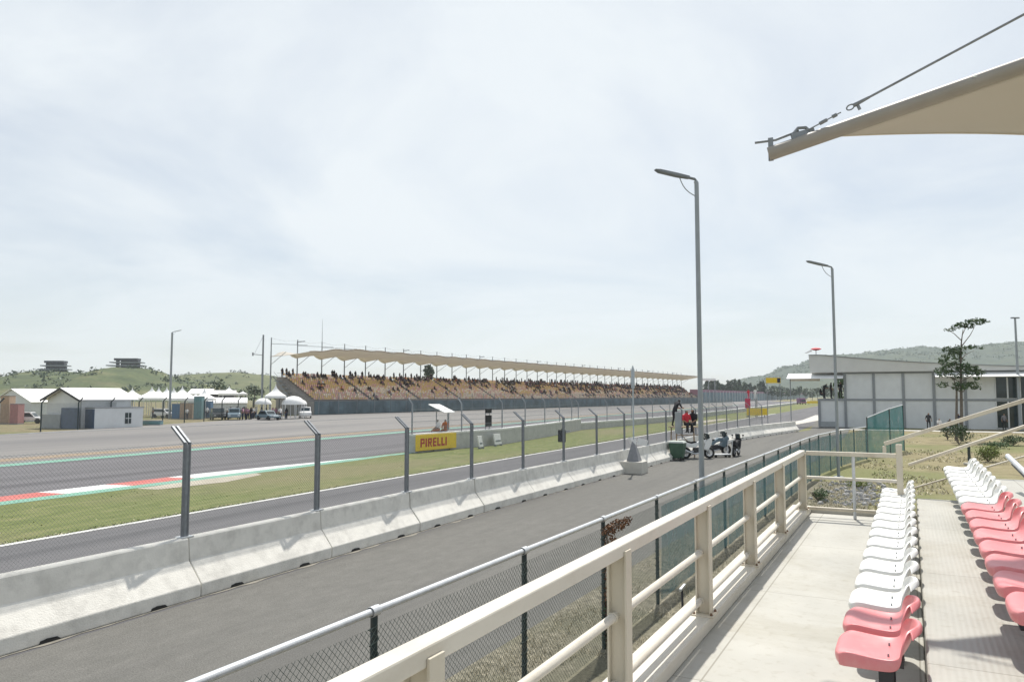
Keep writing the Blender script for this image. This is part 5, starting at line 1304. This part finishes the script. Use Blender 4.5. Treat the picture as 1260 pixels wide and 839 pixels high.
for c in (0, 1, 2):
    if first[c]: bpy.data.objects.remove(seat_meshes[c])
for (x, r) in cells:
    if (x, r) in indiv: continue
    bulk.cur = seat_col(x, r, rng); y0, z0 = RY0 + r * RD + .2, RZ0 + r * RS
    if x < 200: bulk.box(x - .2, x + .2, y0 - .02, y0 + .2, z0 + .36, z0 + .42)
    bulk.box(x - .2, x + .2, y0 + .2, y0 + .26, z0 + .42, z0 + .78)
o = bulk.raw('seat', [M['s_ochre'], M['s_salmon'], M['s_beige']], gs); o['kind'] = 'stuff'
# roof: each bay saddles between the masts
nb = int(GL / BAY); rows = []
for i in range(nb * 6 + 1):
    x = i * BAY / 6; ph = math.cos(2 * math.pi * i / 6); row = []
    endt = min(1, x / 16)
    for j in range(7):
        t = j / 6
        z = 12.8 - 1.1 * t + .12 * ph * (1 - t) - .6 * ph * t * t - .3 * math.sin(math.pi * t)
        z -= (1 - endt) ** 2 * 1.1 * (1 - t)
        row.append((x, -.6 + 10.6 * t, z))
    rows.append(row)
mb = MB(); mb.grid(rows); o = mb.build('canopy', M['canopy'], gs, True); so = o.modifiers.new('t', 'SOLIDIFY'); so.thickness = .05
mb = MB(); mb.tube([(r[0][0], r[0][1], r[0][2]) for r in rows], .09, 6); mb.build('front_beam', M['tan'], gs)
mp = None
for k in range(nb + 1):
    if mp is None:
        mb = MB(); mb.tube([(0, 0, 0), (0, 0, 14.8)], [.17, .1], 8); mb.tube([(0, -.1, 13.6), (0, -9.6, 13.0)], .045, 5); mb.tube([(0, -.1, 9.6), (0, -4, 11.9)], .05, 5)
        mp = mb.build('mast', M['galv_dark'], gs, True); o = mp
    else: o = copy_tree(mp, gs)
    o.location = (k * BAY, 9.6, 0)
fl = None
for k in range(1, nb, 5):
    if fl is None:
        mb = MB(); mb.bar((-.4, 0, 0), (1.3, -.3, .28), .3, .16); mb.bar((-.4, 0, 0), (-.5, 0, -.6), .06, .06); fl = mb.build('floodlight', M['lamp_dark'], gs); o = fl
    else: o = copy_tree(fl, gs)
    o.location = (k * BAY, 9.3, 14.3)
mb = MB()
for k in range(nb):
    a, b = (k * BAY, 9.6, 14.7), ((k + 1) * BAY, 9.6, 14.7); mb.tube([a, ((a[0] + b[0]) / 2, 9.6, 14.3), b], .02, 4)
mb.build('stay_cable', M['galv_dark'], gs)
mb = MB(); mb.tube([(2 * BAY, 9.6, 14.5), (2 * BAY, 9.6, 19.6)], [.07, .02], 6); mb.build('antenna', M['galv_dark'], gs)
am = thing('corner_mast', 'stout mast with stay lines at the near corner of the grandstand', 'mast', GM @ Vector((-2.0, 9.6, 0)), ROT_G)
mb = MB(); mb.tube([(0, 0, 0), (0, 0, 15.2)], [.22, .16], 10); mb.build('pole', M['galv_dark'], am, True)
mb = MB(); mb.tube([(0, 0, 15), (-3, -1, 11.3)], .025, 5); mb.tube([(0, 0, 11.3), (-3.2, -1, 11.3)], .06, 5); mb.bar((-3.3, -1, 11.0), (-3.3, -1, 11.6), .2, .2); mb.build('stay', M['galv_dark'], am)
# catch fence in front of the grandstand
tf = thing('catch_fence', 'tall wire fence in front of the grandstand hoarding', 'fence', G0, ROT_G)
pm = None
for k in range(0, 50):
    if pm is None:
        mb = MB(); mb.tube([(0, 0, 0), (0, 0, 4.2)], .06, 6); pm = mb.build('post', M['galv_dark'], tf); o = pm
    else: o = copy_tree(pm, tf)
    o.location = (2 + k * 5.3, -1.2, 0)
mb = MB(); lattice(mb, GL, 0, 4.1, .5, .014, lambda s, z: (s, -1.1, z)); mb.raw('wire_mesh', M['galv_dark'], tf)
mb = MB()
for z in (2.6, 4.15): mb.tube([(0, -1.1, z), (GL, -1.1, z)], .02, 5)
mb.raw('tension_cable', M['galv_dark'], tf)

# spectators: the nearest ones one by one, the far crowd as one mass
kinds = [('cloth_black', 'cloth_dark', 'dark'), ('cloth_grey', 'cloth_dark', 'grey'), ('cloth_pink', 'cloth_dark', 'mauve'), ('cloth_orange', 'cloth_dark', 'orange'), ('cloth_white', 'cloth_dark', 'white')]
rng = random.Random(33); cand = []
for x in [2.6 + k * .56 for k in range(NS)]:
    for r in range(ROWS):
        f = x / GL
        dens = .035 + .12 * max(0, f - .1)
        if r >= ROWS - 2: dens = .3 + .3 * f
        elif r >= ROWS - 5: dens += .02 + .3 * max(0, f - .25)
        cl_ = mnoise.noise(Vector((x * .09, r * .5, 7)))
        if r < ROWS - 2: dens *= max(0, 1 + 3.2 * cl_)
        if r < 4: dens *= .35
        if rng.random() < dens: cand.append((x, r))
cand.sort(key=lambda c: c[0])
crowd = MB(); wts = [.52, .16, .15, .08, .09]
for i, (x, r) in enumerate(cand):
    k = rng.choices(range(5), wts)[0] if r < ROWS - 1 else 0
    pose = 'stand' if (r >= ROWS - 1 and rng.random() < .45) else 'sit'
    y, z = RY0 + r * RD + (.22 if pose == 'sit' else .3), RZ0 + r * RS + .003
    rz = math.pi + rng.uniform(-.3, .3)
    if i < 285:
        nm = kinds[k][2]
        lab = 'spectator in %s clothes %s' % (nm, ('standing along the top row of the grandstand' if pose == 'stand' else 'sitting in the grandstand'))
        person(pose, kinds[k][0], kinds[k][1], GM @ Vector((x, y, z)), ROT_G + rz, lab, 'spectators in %s %s in the grandstand' % (nm, pose), sub=0, s=1.05)
    else:
        me = person_mesh(pose, kinds[k][0], kinds[k][1], 0); c, s = math.cos(rz), math.sin(rz)
        o_ = len(crowd.v)
        crowd.v.extend([(x + (v.co.x * c - v.co.y * s) * 1.08, y + (v.co.x * s + v.co.y * c) * 1.08, z + v.co.z * 1.08) for v in me.vertices])
        for p in me.polygons:
            crowd.f.append(tuple(q + o_ for q in p.vertices)); crowd.mi.append(k if p.material_index == 0 else (5 if p.material_index in (2,) else 6))
cw = crowd.raw('crowd', [M[k[0]] for k in kinds] + [M['skin'], M['cloth_dark']])
cw.matrix_world = GM; tag(cw, 'distant mass of spectators filling the far rows of the grandstand', 'crowd', kind='stuff')
print('spectators', len(cand))

# long hoarding that continues beyond the grandstand
bw = thing('perimeter_wall', 'long blue-grey hoarding wall with pinkish top running on beyond the grandstand', 'wall', T(374, 75.8), ROT_T)
mb = MB(); mb.box(0, 680, -.3, .3, 0, 5.4); mb.build('body', M['hoarding'], bw)
mb = MB(); mb.box(0, 680, .5, 5, 0, 6.7); mb.build('upper_bank', M['cloth_pink'], bw)
for k in range(45):
    mb = MB(); mb.box(2 + k * 10, 2.3 + k * 10, -.5, -.303, 0, 6.2); mb.build('post', M['galv'], bw)

# ------------------------------------------------------------------ trees, bushes, rubble
def tiered_tree():
    Y = 60; base = at_y(1181, 520, Y)
    t = thing('tiered_tree', 'slender tree with flat leaf tiers in front of the grey pavilion', 'tree', (base.x, base.y, 0)); X0, Y0 = base.x, base.y
    rng = random.Random(5)
    pt = lambda px, py, dy=0: Vector((at_y(px, py, Y).x - X0, dy, at_y(px, py, Y).z))
    mb = MB()
    mb.tube([(.1, 0, 0), pt(1183, 500), pt(1182.5, 470), pt(1182, 440), pt(1183, 420), pt(1185, 405)], [.13, .11, .1, .075, .05, .02], 9)
    for a, b, c in [((1184, 425), (1195, 412), (1203, 399)), ((1183, 419), (1176, 410), (1168, 404)), ((1184, 412), (1190, 405), (1196, 400)), ((1182, 450), (1172, 443), (1157, 441)), ((1182, 445), (1190, 436), (1203, 431)),
                    ((1182, 470), (1168, 462), (1158, 459)), ((1182, 470), (1195, 460), (1205, 455)), ((1183, 483), (1172, 476), (1162, 474)), ((1183, 484), (1194, 476), (1203, 472))]:
        dy = rng.uniform(-1, 1); mb.tube([pt(*a), pt(*b) + Vector((0, dy * .5, 0)), pt(*c) + Vector((0, dy, 0))], [.04, .028, .012], 6)
    mb.build('trunk', M['trunk'], t, True)
    mb = MB(); mb.tube([(-.3, .1, 0), pt(1178, 500, .1), pt(1178, 478, .1), pt(1174, 462, .2)], [.11, .09, .07, .02], 8); mb.build('trunk', M['trunk'], t, True)
    mb = MB()
    for px, py, rx, rz, n in [(1170, 405.5, .42, .16, 60), (1177, 402, .4, .2, 70), (1183, 400, .4, .22, 70), (1190, 402, .35, .22, 60), (1194, 397, .45, .3, 100), (1206, 394, .4, .1, 45), (1212, 396, .3, .08, 28), (1203, 399, .3, .06, 20),
                              (1158, 441, .35, .35, 60), (1166, 430, .45, .28, 80), (1174, 436, .55, .45, 130), (1181, 430, .5, .4, 110), (1171, 447, .5, .3, 80), (1183, 443, .4, .3, 60), (1190, 428, .35, .12, 30), (1152, 446, .25, .15, 26), (1199, 426, .5, .1, 40), (1207, 428, .3, .06, 16),
                              (1164, 457, .6, .4, 150), (1174, 453, .7, .45, 190), (1185, 455, .7, .5, 200), (1195, 457, .6, .42, 160), (1201, 459, .4, .25, 70), (1180, 463, .6, .25, 90), (1196, 466, .25, .15, 30),
                              (1166, 473, .45, .22, 80), (1176, 476, .55, .28, 110), (1187, 474, .5, .26, 100), (1197, 473, .5, .25, 90), (1202, 477, .3, .18, 40)]:
        p = pt(px, py); leaves(mb, (p.x, rng.uniform(-.7, .7), p.z), (rx * 1.05, rx * 1.2, rz * 1.05), int(n * .8), .12, .8, rng)
    mb.build('crown', M['leaf_dark'], t)
    mb = MB()
    for px, py, rx, rz, n in [(1184, 399, .5, .15, 50), (1194, 395, .45, .15, 50), (1172, 433, .6, .3, 60), (1165, 439, .5, .3, 40), (1178, 449, .9, .25, 90), (1192, 453, .7, .2, 60), (1182, 472, .9, .15, 60)]:
        p = pt(px, py); leaves(mb, (p.x, rng.uniform(-.5, .3), p.z), (rx, rx, rz), n, .12, .8, rng)
    mb.build('young_leaves', M['leaf'], t)
tiered_tree()
def bush(px, py, w, h, label, m, seed, Y=None, n=700, ls=.06, name='bush'):
    q = at_z(px, py) if Y is None else Vector((at_y(px, py, Y).x, Y, 0)); rng = random.Random(seed)
    t = thing(name, label, 'bush', (q.x, q.y, 0))
    mb = MB()
    for _ in range(9):
        a = rng.uniform(0, 6.3); r = rng.uniform(.1, .55); cx_, cy_ = math.cos(a) * r * w / 2, math.sin(a) * r * w / 2
        leaves(mb, (cx_, cy_, h * rng.uniform(.35, .68)), (w * .26, w * .26, h * .32), n // 9, ls, .7, rng)
    mb.build('foliage', m, t)
    mb = MB()
    for _ in range(7):
        a = rng.uniform(0, 6.3); r = rng.uniform(.2, .4) * w; mb.tube([(0, 0, 0), (math.cos(a) * r * .5, math.sin(a) * r * .5, h * .35), (math.cos(a) * r, math.sin(a) * r, h * .7)], [.02, .015, .006], 5)
    mb.build('stem', M['trunk'], t, True)
bush(1216, 568, 1.75, .95, 'round yellow-green bush on the dry grass right of the dark post', M['leaf_yel'], 1, n=1500, ls=.05)
bush(1180, 547, 2.0, 1.75, 'dark loose shrub under the tiered tree', M['leaf_dark'], 2, n=700, ls=.08)
bush(1166, 541, 1.2, 1.4, 'thin shrub left of the dark loose shrub', M['leaf_dark'], 3, n=300, ls=.08)
bush(1246, 548, 2.2, .8, 'low spreading green bush at the right frame edge', M['leaf'], 4, n=900, ls=.06)
bush(1226, 551, 2.4, .5, 'flat green weed patch behind the round bush', M['leaf'], 6, n=700, ls=.06)
bush(1008, 617, .9, .45, 'low weed at the foot of the shade net fence', M['leaf'], 7, n=400, ls=.04)
bush(1056, 600, 1.2, .4, 'straggly weed beside the rubble heap', M['leaf_yel'], 9, n=350, ls=.04)
bp_ = thing('dark_post', 'stubby dark post on a pale foot in the dry grass', 'post', at_z(1193, 572))
mb = MB(); mb.tube([(0, 0, .1), (0, 0, 1.15)], .07, 10); mb.build('shaft', M['post_green'], bp_, True)
mb = MB(); mb.box(-.22, .22, -.18, .18, 0, .12); mb.build('foot', M['conc_pale'], bp_, bevel=.02)
rng = random.Random(12); mb = MB()
for _ in range(240):
    q = at_z(rng.gauss(1058, 22), rng.uniform(592, 622)); s = rng.uniform(.03, .13)
    a = rng.uniform(0, 3)
    vs = []
    for k in range(6):
        t = k * math.pi / 3 + a; vs.append((q.x + s * math.cos(t) * rng.uniform(.7, 1.2), q.y + s * math.sin(t) * rng.uniform(.7, 1.2), 0))
    vs2 = [(q.x + (v[0] - q.x) * .6, q.y + (v[1] - q.y) * .6, s * rng.uniform(.5, .9)) for v in vs]
    mb.add(vs + vs2, [tuple(range(6, 12))] + [(k, (k + 1) % 6, 6 + (k + 1) % 6, 6 + k) for k in range(6)])
tag(mb.build('rubble', M['conc_old']), 'scattered pale rubble on bare ground beyond the end railing', 'rubble', kind='stuff')
rng = random.Random(14); mb = MB()
for _ in range(11000):
    py = rng.uniform(534, 640); px = rng.uniform(985, 1300); q = at_z(px, py)
    if mnoise.noise(Vector((q.x * .22, q.y * .22, 5))) < .02: continue
    if (Vector((q.x, q.y)) - Vector((0, 0))).length < 13.5: continue
    # keep to the right of the net fence
    s, c = math.sin(A_STAND), math.cos(A_STAND); u = q.x * s + q.y * c; l = -q.x * c + q.y * s
    if l > fence_path(u) - .4 or (u > 47 and l > .5): continue
    h = rng.uniform(.04, .13); a = rng.uniform(0, 6.3); w = .012 + .0006 * q.y
    sx = Vector((math.cos(a), math.sin(a), 0)) * w; b = Vector((q.x, q.y, -.01)); ln = Vector((rng.gauss(0, .06), rng.gauss(0, .06), h))
    mb.cur = 0 if rng.random() < .84 else 1
    mb.add([b - sx, b + sx, b + ln], [(0, 1, 2)])
tag(mb.raw('dry_grass', [M['straw'], M['leaf_yel']]), 'patchy dry and green grass tufts between the stand and the pavilion', 'grass', kind='stuff')
rng = random.Random(41); mb = MB()
for k in range(7000):
    if k < 6000: u = rng.uniform(8, 75); l = 18.85 + abs(rng.gauss(0, .12))
    else:
        u = 8 + 62 * rng.random() ** 1.3; l = rng.uniform(18.95, 25.6 if u < 38 else 24.3)
        if mnoise.noise(Vector((u * .35, l * .8, 9))) < -.05: continue
    h = rng.uniform(.015, .05); a = rng.uniform(0, 6.3); w = .025
    sx = Vector((math.cos(a), math.sin(a), 0)) * w; b = Vector((u, l, .0)); ln = Vector((rng.gauss(0, .04), rng.gauss(0, .04), h))
    mb.cur = rng.choice((0, 1, 1)); mb.add([b - sx, b + sx, b + ln], [(0, 1, 2)])
o = mb.raw('infield_tufts', [M['straw'], M['leaf_yel'], M['leaf']]); o.rotation_euler = (0, 0, ROT_T)
tag(o, 'short uneven grass tufts along the lane and infield', 'grass', kind='stuff')
def far_tree(px, py, Y, h, w, label, group, seed, m='leaf_far', z0=0.0, conic=False):
    q = at_y(px, py, Y); rng = random.Random(seed)
    t = thing('far_tree', label, 'tree', (q.x, q.y, z0), 0, group)
    mb = MB(); mb.tube([(0, 0, 0), (.1, 0, h * .5), (0, .1, h * .85)], [.22, .15, .05], 6); mb.build('trunk', M['trunk'], t)
    mb = MB()
    for k in range(11):
        f = rng.random(); zz = h * (.32 + .6 * f); ww = w * (.5 - (.38 * f if conic else .12 * f))
        leaves(mb, (rng.uniform(-1, 1) * ww * .6, rng.uniform(-1, 1) * ww * .6, zz), (ww * .7, ww * .7, h * .12), 42, h * .055, .9, rng)
    mb.build('crown', M[m], t)
rng = random.Random(3)
for i in range(22):
    px = 868 + i * 3.4 + rng.uniform(-1.2, 1.2); Y = rng.uniform(560, 640)
    hh = rng.uniform(12.5, 17.5)
    far_tree(px, 480, Y, hh, rng.uniform(5, 7.5), 'dark tree in the distant row beyond the end of the track', 'distant trees beyond the track', i, 'leaf_far', 0, rng.random() < .6)
for i in range(14):
    px = 935 + i * 7 + rng.uniform(-2, 2)
    far_tree(px, 480, rng.uniform(600, 700), rng.uniform(9, 13), rng.uniform(7, 10), 'low dark tree in the distance behind the yellow sign', 'low distant trees behind the yellow sign', 40 + i, 'leaf_far')
for px, Y, h, w, lab in [(266, 250, 9, 10, 'dark round tree behind the shed in the paddock'), (297, 260, 7, 11, 'broad dark tree right of the lone small tent'), (274, 270, 7, 8, 'smaller dark tree between shed and lone tent'), (313, 240, 6.5, 7, 'dark tree left of the grandstand mast'), (349, 190, 7.5, 6, 'dark tree behind the near end of the grandstand'), (528, 330, 17, 5.5, 'dark tree showing through under the grandstand roof')]:
    far_tree(px, 480, Y, h, w, lab, None, int(px), 'leaf_far')
far_tree(1045, 440, 130, 9.9, 5.5, 'treetop peeping over the pavilion roof', None, 77, 'leaf_dark')
q = at_y(869, 470, 400); t = thing('flat_canopy', 'small white flat canopy on columns at the far end of the grandstand', 'canopy', (q.x, q.y, 0))
mb = MB(); mb.box(-3.2, 4.2, -3, 3, 11.6, 12.7); mb.build('roof', M['white_roof'], t)
for x in (-2.9, .5, 3.9):
    mb = MB(); mb.box(x - .2, x + .2, -2.6, -2.2, 0, 11.597); mb.build('column', M['frame_grey'], t)

# scrub on the hills and two lookout pavilions on the crest
from mathutils.bvhtree import BVHTree
hills = [o for o in bpy.data.objects if o.name.startswith('hill') or o.name.startswith('mountain')]
dgp = bpy.context.evaluated_depsgraph_get()
bv = {o.name: BVHTree.FromObject(o, dgp) for o in hills}
def ground_z(name, x, y):
    h = bv[name].ray_cast(Vector((x, y, 500)), Vector((0, 0, -1)))
    return h[0].z if h[0] else 0
rng = random.Random(9)
for name, x0, x1, y0, y1, n, sz, lab in [('hill', -480, -200, 470, 640, 420, (1.2, 3.0), 'scrub and small trees covering the near hill'), ('hill.001', -480, -120, 760, 960, 150, (1.2, 3.0), 'thin scrub on the grassy hill behind the tents'), ('mountain', 650, 2100, 1900, 2330, 1500, (4, 8), 'woodland covering the hazy mountain')]:
    mb = MB()
    for _ in range(n):
        x, y = rng.uniform(x0, x1), rng.uniform(y0, y1); z = ground_z(name, x, y)
        if z < 3 or mnoise.noise(Vector((x * .02, y * .02, 1))) < -.15: continue
        s = rng.uniform(*sz); leaves(mb, (x, y, z + s * (.3 if name != 'mountain' else -.1)), (s * 1.3, s * 1.3, s * .8), 16, s * .45, .8, rng)
    tag(mb.raw('scrub', M['leaf_far'] if name != 'mountain' else M['leaf_dark']), lab, 'scrub', kind='stuff')
def lookout(px, py, w, label):
    q = at_y(px, py, 600); z0 = ground_z('hill', q.x, q.y) - .6
    t = thing('lookout_pavilion', label, 'pavilion', (q.x, q.y, z0), R(8)); H = q.z - z0
    mb = MB(); mb.box(-w * .42, w * .42, -4, 4, H - 1.7, H); mb.build('roof', M['dark_slate'], t)
    for x in (-.34, -.12, .1, .32):
        mb = MB(); mb.box(x * w - .4, x * w + .4, -3, 3, 0, H - 1.703); mb.build('column', M['dark_slate'], t)
    for k, (e, zz) in enumerate(((.56, .52), (.68, .2))):
        mb = MB(); mb.box(-w * e, w * e * (.9 if k else 1), -5, 5, H * zz, H * zz + .8); mb.build('floor_slab', M['frame_grey'], t)
    mb = MB(); mb.box(-w * .2, w * .42, -2.5, 3, .1, H * .9 - 1); mb.build('core', M['dark_slate'], t)
lookout(69, 444, 17, 'grey tiered lookout pavilion on the left hilltop'); lookout(157, 441, 21, 'wider grey tiered lookout pavilion on the right hilltop')

# ------------------------------------------------------------------ air, sky, sun, camera
hz = MB(); hz.box(-2600, 2600, -400, 3700, -4, 175)
h = hz.build('haze', None) if False else None
me = bpy.data.meshes.new('haze'); me.from_pydata(hz.v, [], hz.f); me.update()
HAZE = bpy.data.objects.new('haze', me); COL.objects.link(HAZE); tag(HAZE, 'pale haze in the air', 'haze', kind='stuff')
hm = bpy.data.materials.new('haze air'); hm.use_nodes = True; nt = hm.node_tree; nt.nodes.clear()
out = nt.nodes.new('ShaderNodeOutputMaterial'); pvn = nt.nodes.new('ShaderNodeVolumePrincipled')
pvn.inputs['Color'].default_value = (.84, .92, 1, 1); pvn.inputs['Density'].default_value = .00014; pvn.inputs['Anisotropy'].default_value = .3
nt.links.new(pvn.outputs['Volume'], out.inputs['Volume']); me.materials.append(hm)

SUN_AZ, SUN_EL = R(13), R(60)
world = bpy.data.worlds.new('World'); scene.world = world; world.use_nodes = True
N, L = world.node_tree.nodes, world.node_tree.links; N.clear()
wo = N.new('ShaderNodeOutputWorld'); bg = N.new('ShaderNodeBackground'); bg.inputs['Strength'].default_value = .1
sky = N.new('ShaderNodeTexSky'); sky.sky_type = 'NISHITA'; sky.sun_disc = False; sky.sun_elevation = SUN_EL; sky.sun_rotation = SUN_AZ % (2 * math.pi)
sky.air_density = 1.0; sky.dust_density = 1.2; sky.ozone_density = 1.0
tc = N.new('ShaderNodeTexCoord'); sp = N.new('ShaderNodeSeparateXYZ'); L.new(tc.outputs['Generated'], sp.inputs['Vector'])
mx_ = N.new('ShaderNodeMath'); mx_.operation = 'MAXIMUM'; mx_.inputs[1].default_value = 0.0; L.new(sp.outputs['Z'], mx_.inputs[0])
ad_ = N.new('ShaderNodeMath'); ad_.operation = 'ADD'; ad_.inputs[1].default_value = .22; L.new(mx_.outputs[0], ad_.inputs[0])
dx = N.new('ShaderNodeMath'); dx.operation = 'DIVIDE'; L.new(sp.outputs['X'], dx.inputs[0]); L.new(ad_.outputs[0], dx.inputs[1])
dy = N.new('ShaderNodeMath'); dy.operation = 'DIVIDE'; L.new(sp.outputs['Y'], dy.inputs[0]); L.new(ad_.outputs[0], dy.inputs[1])
cb_ = N.new('ShaderNodeCombineXYZ'); L.new(dx.outputs[0], cb_.inputs['X']); L.new(dy.outputs[0], cb_.inputs['Y'])
nz = N.new('ShaderNodeTexNoise'); nz.inputs['Scale'].default_value = .9; nz.inputs['Detail'].default_value = 8; nz.inputs['Roughness'].default_value = .55; nz.inputs['Distortion'].default_value = .6
L.new(cb_.outputs['Vector'], nz.inputs['Vector'])
rp = N.new('ShaderNodeValToRGB'); rp.color_ramp.elements[0].position = .3; rp.color_ramp.elements[0].color = (.5,) * 3 + (1,); rp.color_ramp.elements[1].position = .56; rp.color_ramp.elements[1].color = (.97,) * 3 + (1,)
L.new(nz.outputs['Fac'], rp.inputs['Fac'])
mixc = N.new('ShaderNodeMixRGB'); mixc.inputs['Color2'].default_value = (8.6, 9.15, 9.55, 1)
thin = N.new('ShaderNodeMapRange'); thin.inputs['From Min'].default_value = .5; thin.inputs['From Max'].default_value = .85; thin.inputs['To Min'].default_value = 1; thin.inputs['To Max'].default_value = .35
L.new(sp.outputs['Z'], thin.inputs['Value'])
cv = N.new('ShaderNodeMath'); cv.operation = 'MULTIPLY'; L.new(rp.outputs['Color'], cv.inputs[0]); L.new(thin.outputs['Result'], cv.inputs[1])
low = N.new('ShaderNodeMapRange'); low.inputs['From Min'].default_value = .0; low.inputs['From Max'].default_value = .22; low.inputs['To Min'].default_value = .72; low.inputs['To Max'].default_value = 1
L.new(sp.outputs['Z'], low.inputs['Value'])
cv2 = N.new('ShaderNodeMath'); cv2.operation = 'MULTIPLY'; L.new(cv.outputs[0], cv2.inputs[0]); L.new(low.outputs['Result'], cv2.inputs[1])
L.new(cv2.outputs[0], mixc.inputs['Fac']); L.new(sky.outputs['Color'], mixc.inputs['Color1'])
L.new(mixc.outputs['Color'], bg.inputs['Color']); L.new(bg.outputs['Background'], wo.inputs['Surface'])
sd = bpy.data.lights.new('sun', 'SUN'); sd.energy = 4.9; sd.angle = R(.9); sd.color = (1, .955, .88)
so_ = bpy.data.objects.new('sun', sd); COL.objects.link(so_)
sv = Vector((math.sin(SUN_AZ) * math.cos(SUN_EL), math.cos(SUN_AZ) * math.cos(SUN_EL), math.sin(SUN_EL)))
so_.rotation_euler = (-sv).to_track_quat('-Z', 'Y').to_euler(); so_.location = (0, 0, 40)
cam = bpy.data.cameras.new('camera'); cam.sensor_width = 36; cam.lens = FPX / 1260 * 36; cam.clip_start = .05; cam.clip_end = 20000
co = bpy.data.objects.new('camera', cam); COL.objects.link(co); co.location = (0, 0, EYE); co.rotation_euler = (R(90) + PITCH, 0, 0); scene.camera = co
scene.render.resolution_x, scene.render.resolution_y = 1024, 681
vs_ = scene.view_settings; vs_.view_transform = 'Standard'; vs_.look = 'None'; vs_.exposure = 0.0; vs_.gamma = 1.0; vs_.use_curve_mapping = False
scene.cycles.use_denoising = True
scene.cycles.max_bounces = 6; scene.cycles.transparent_max_bounces = 16; scene.cycles.volume_bounces = 1
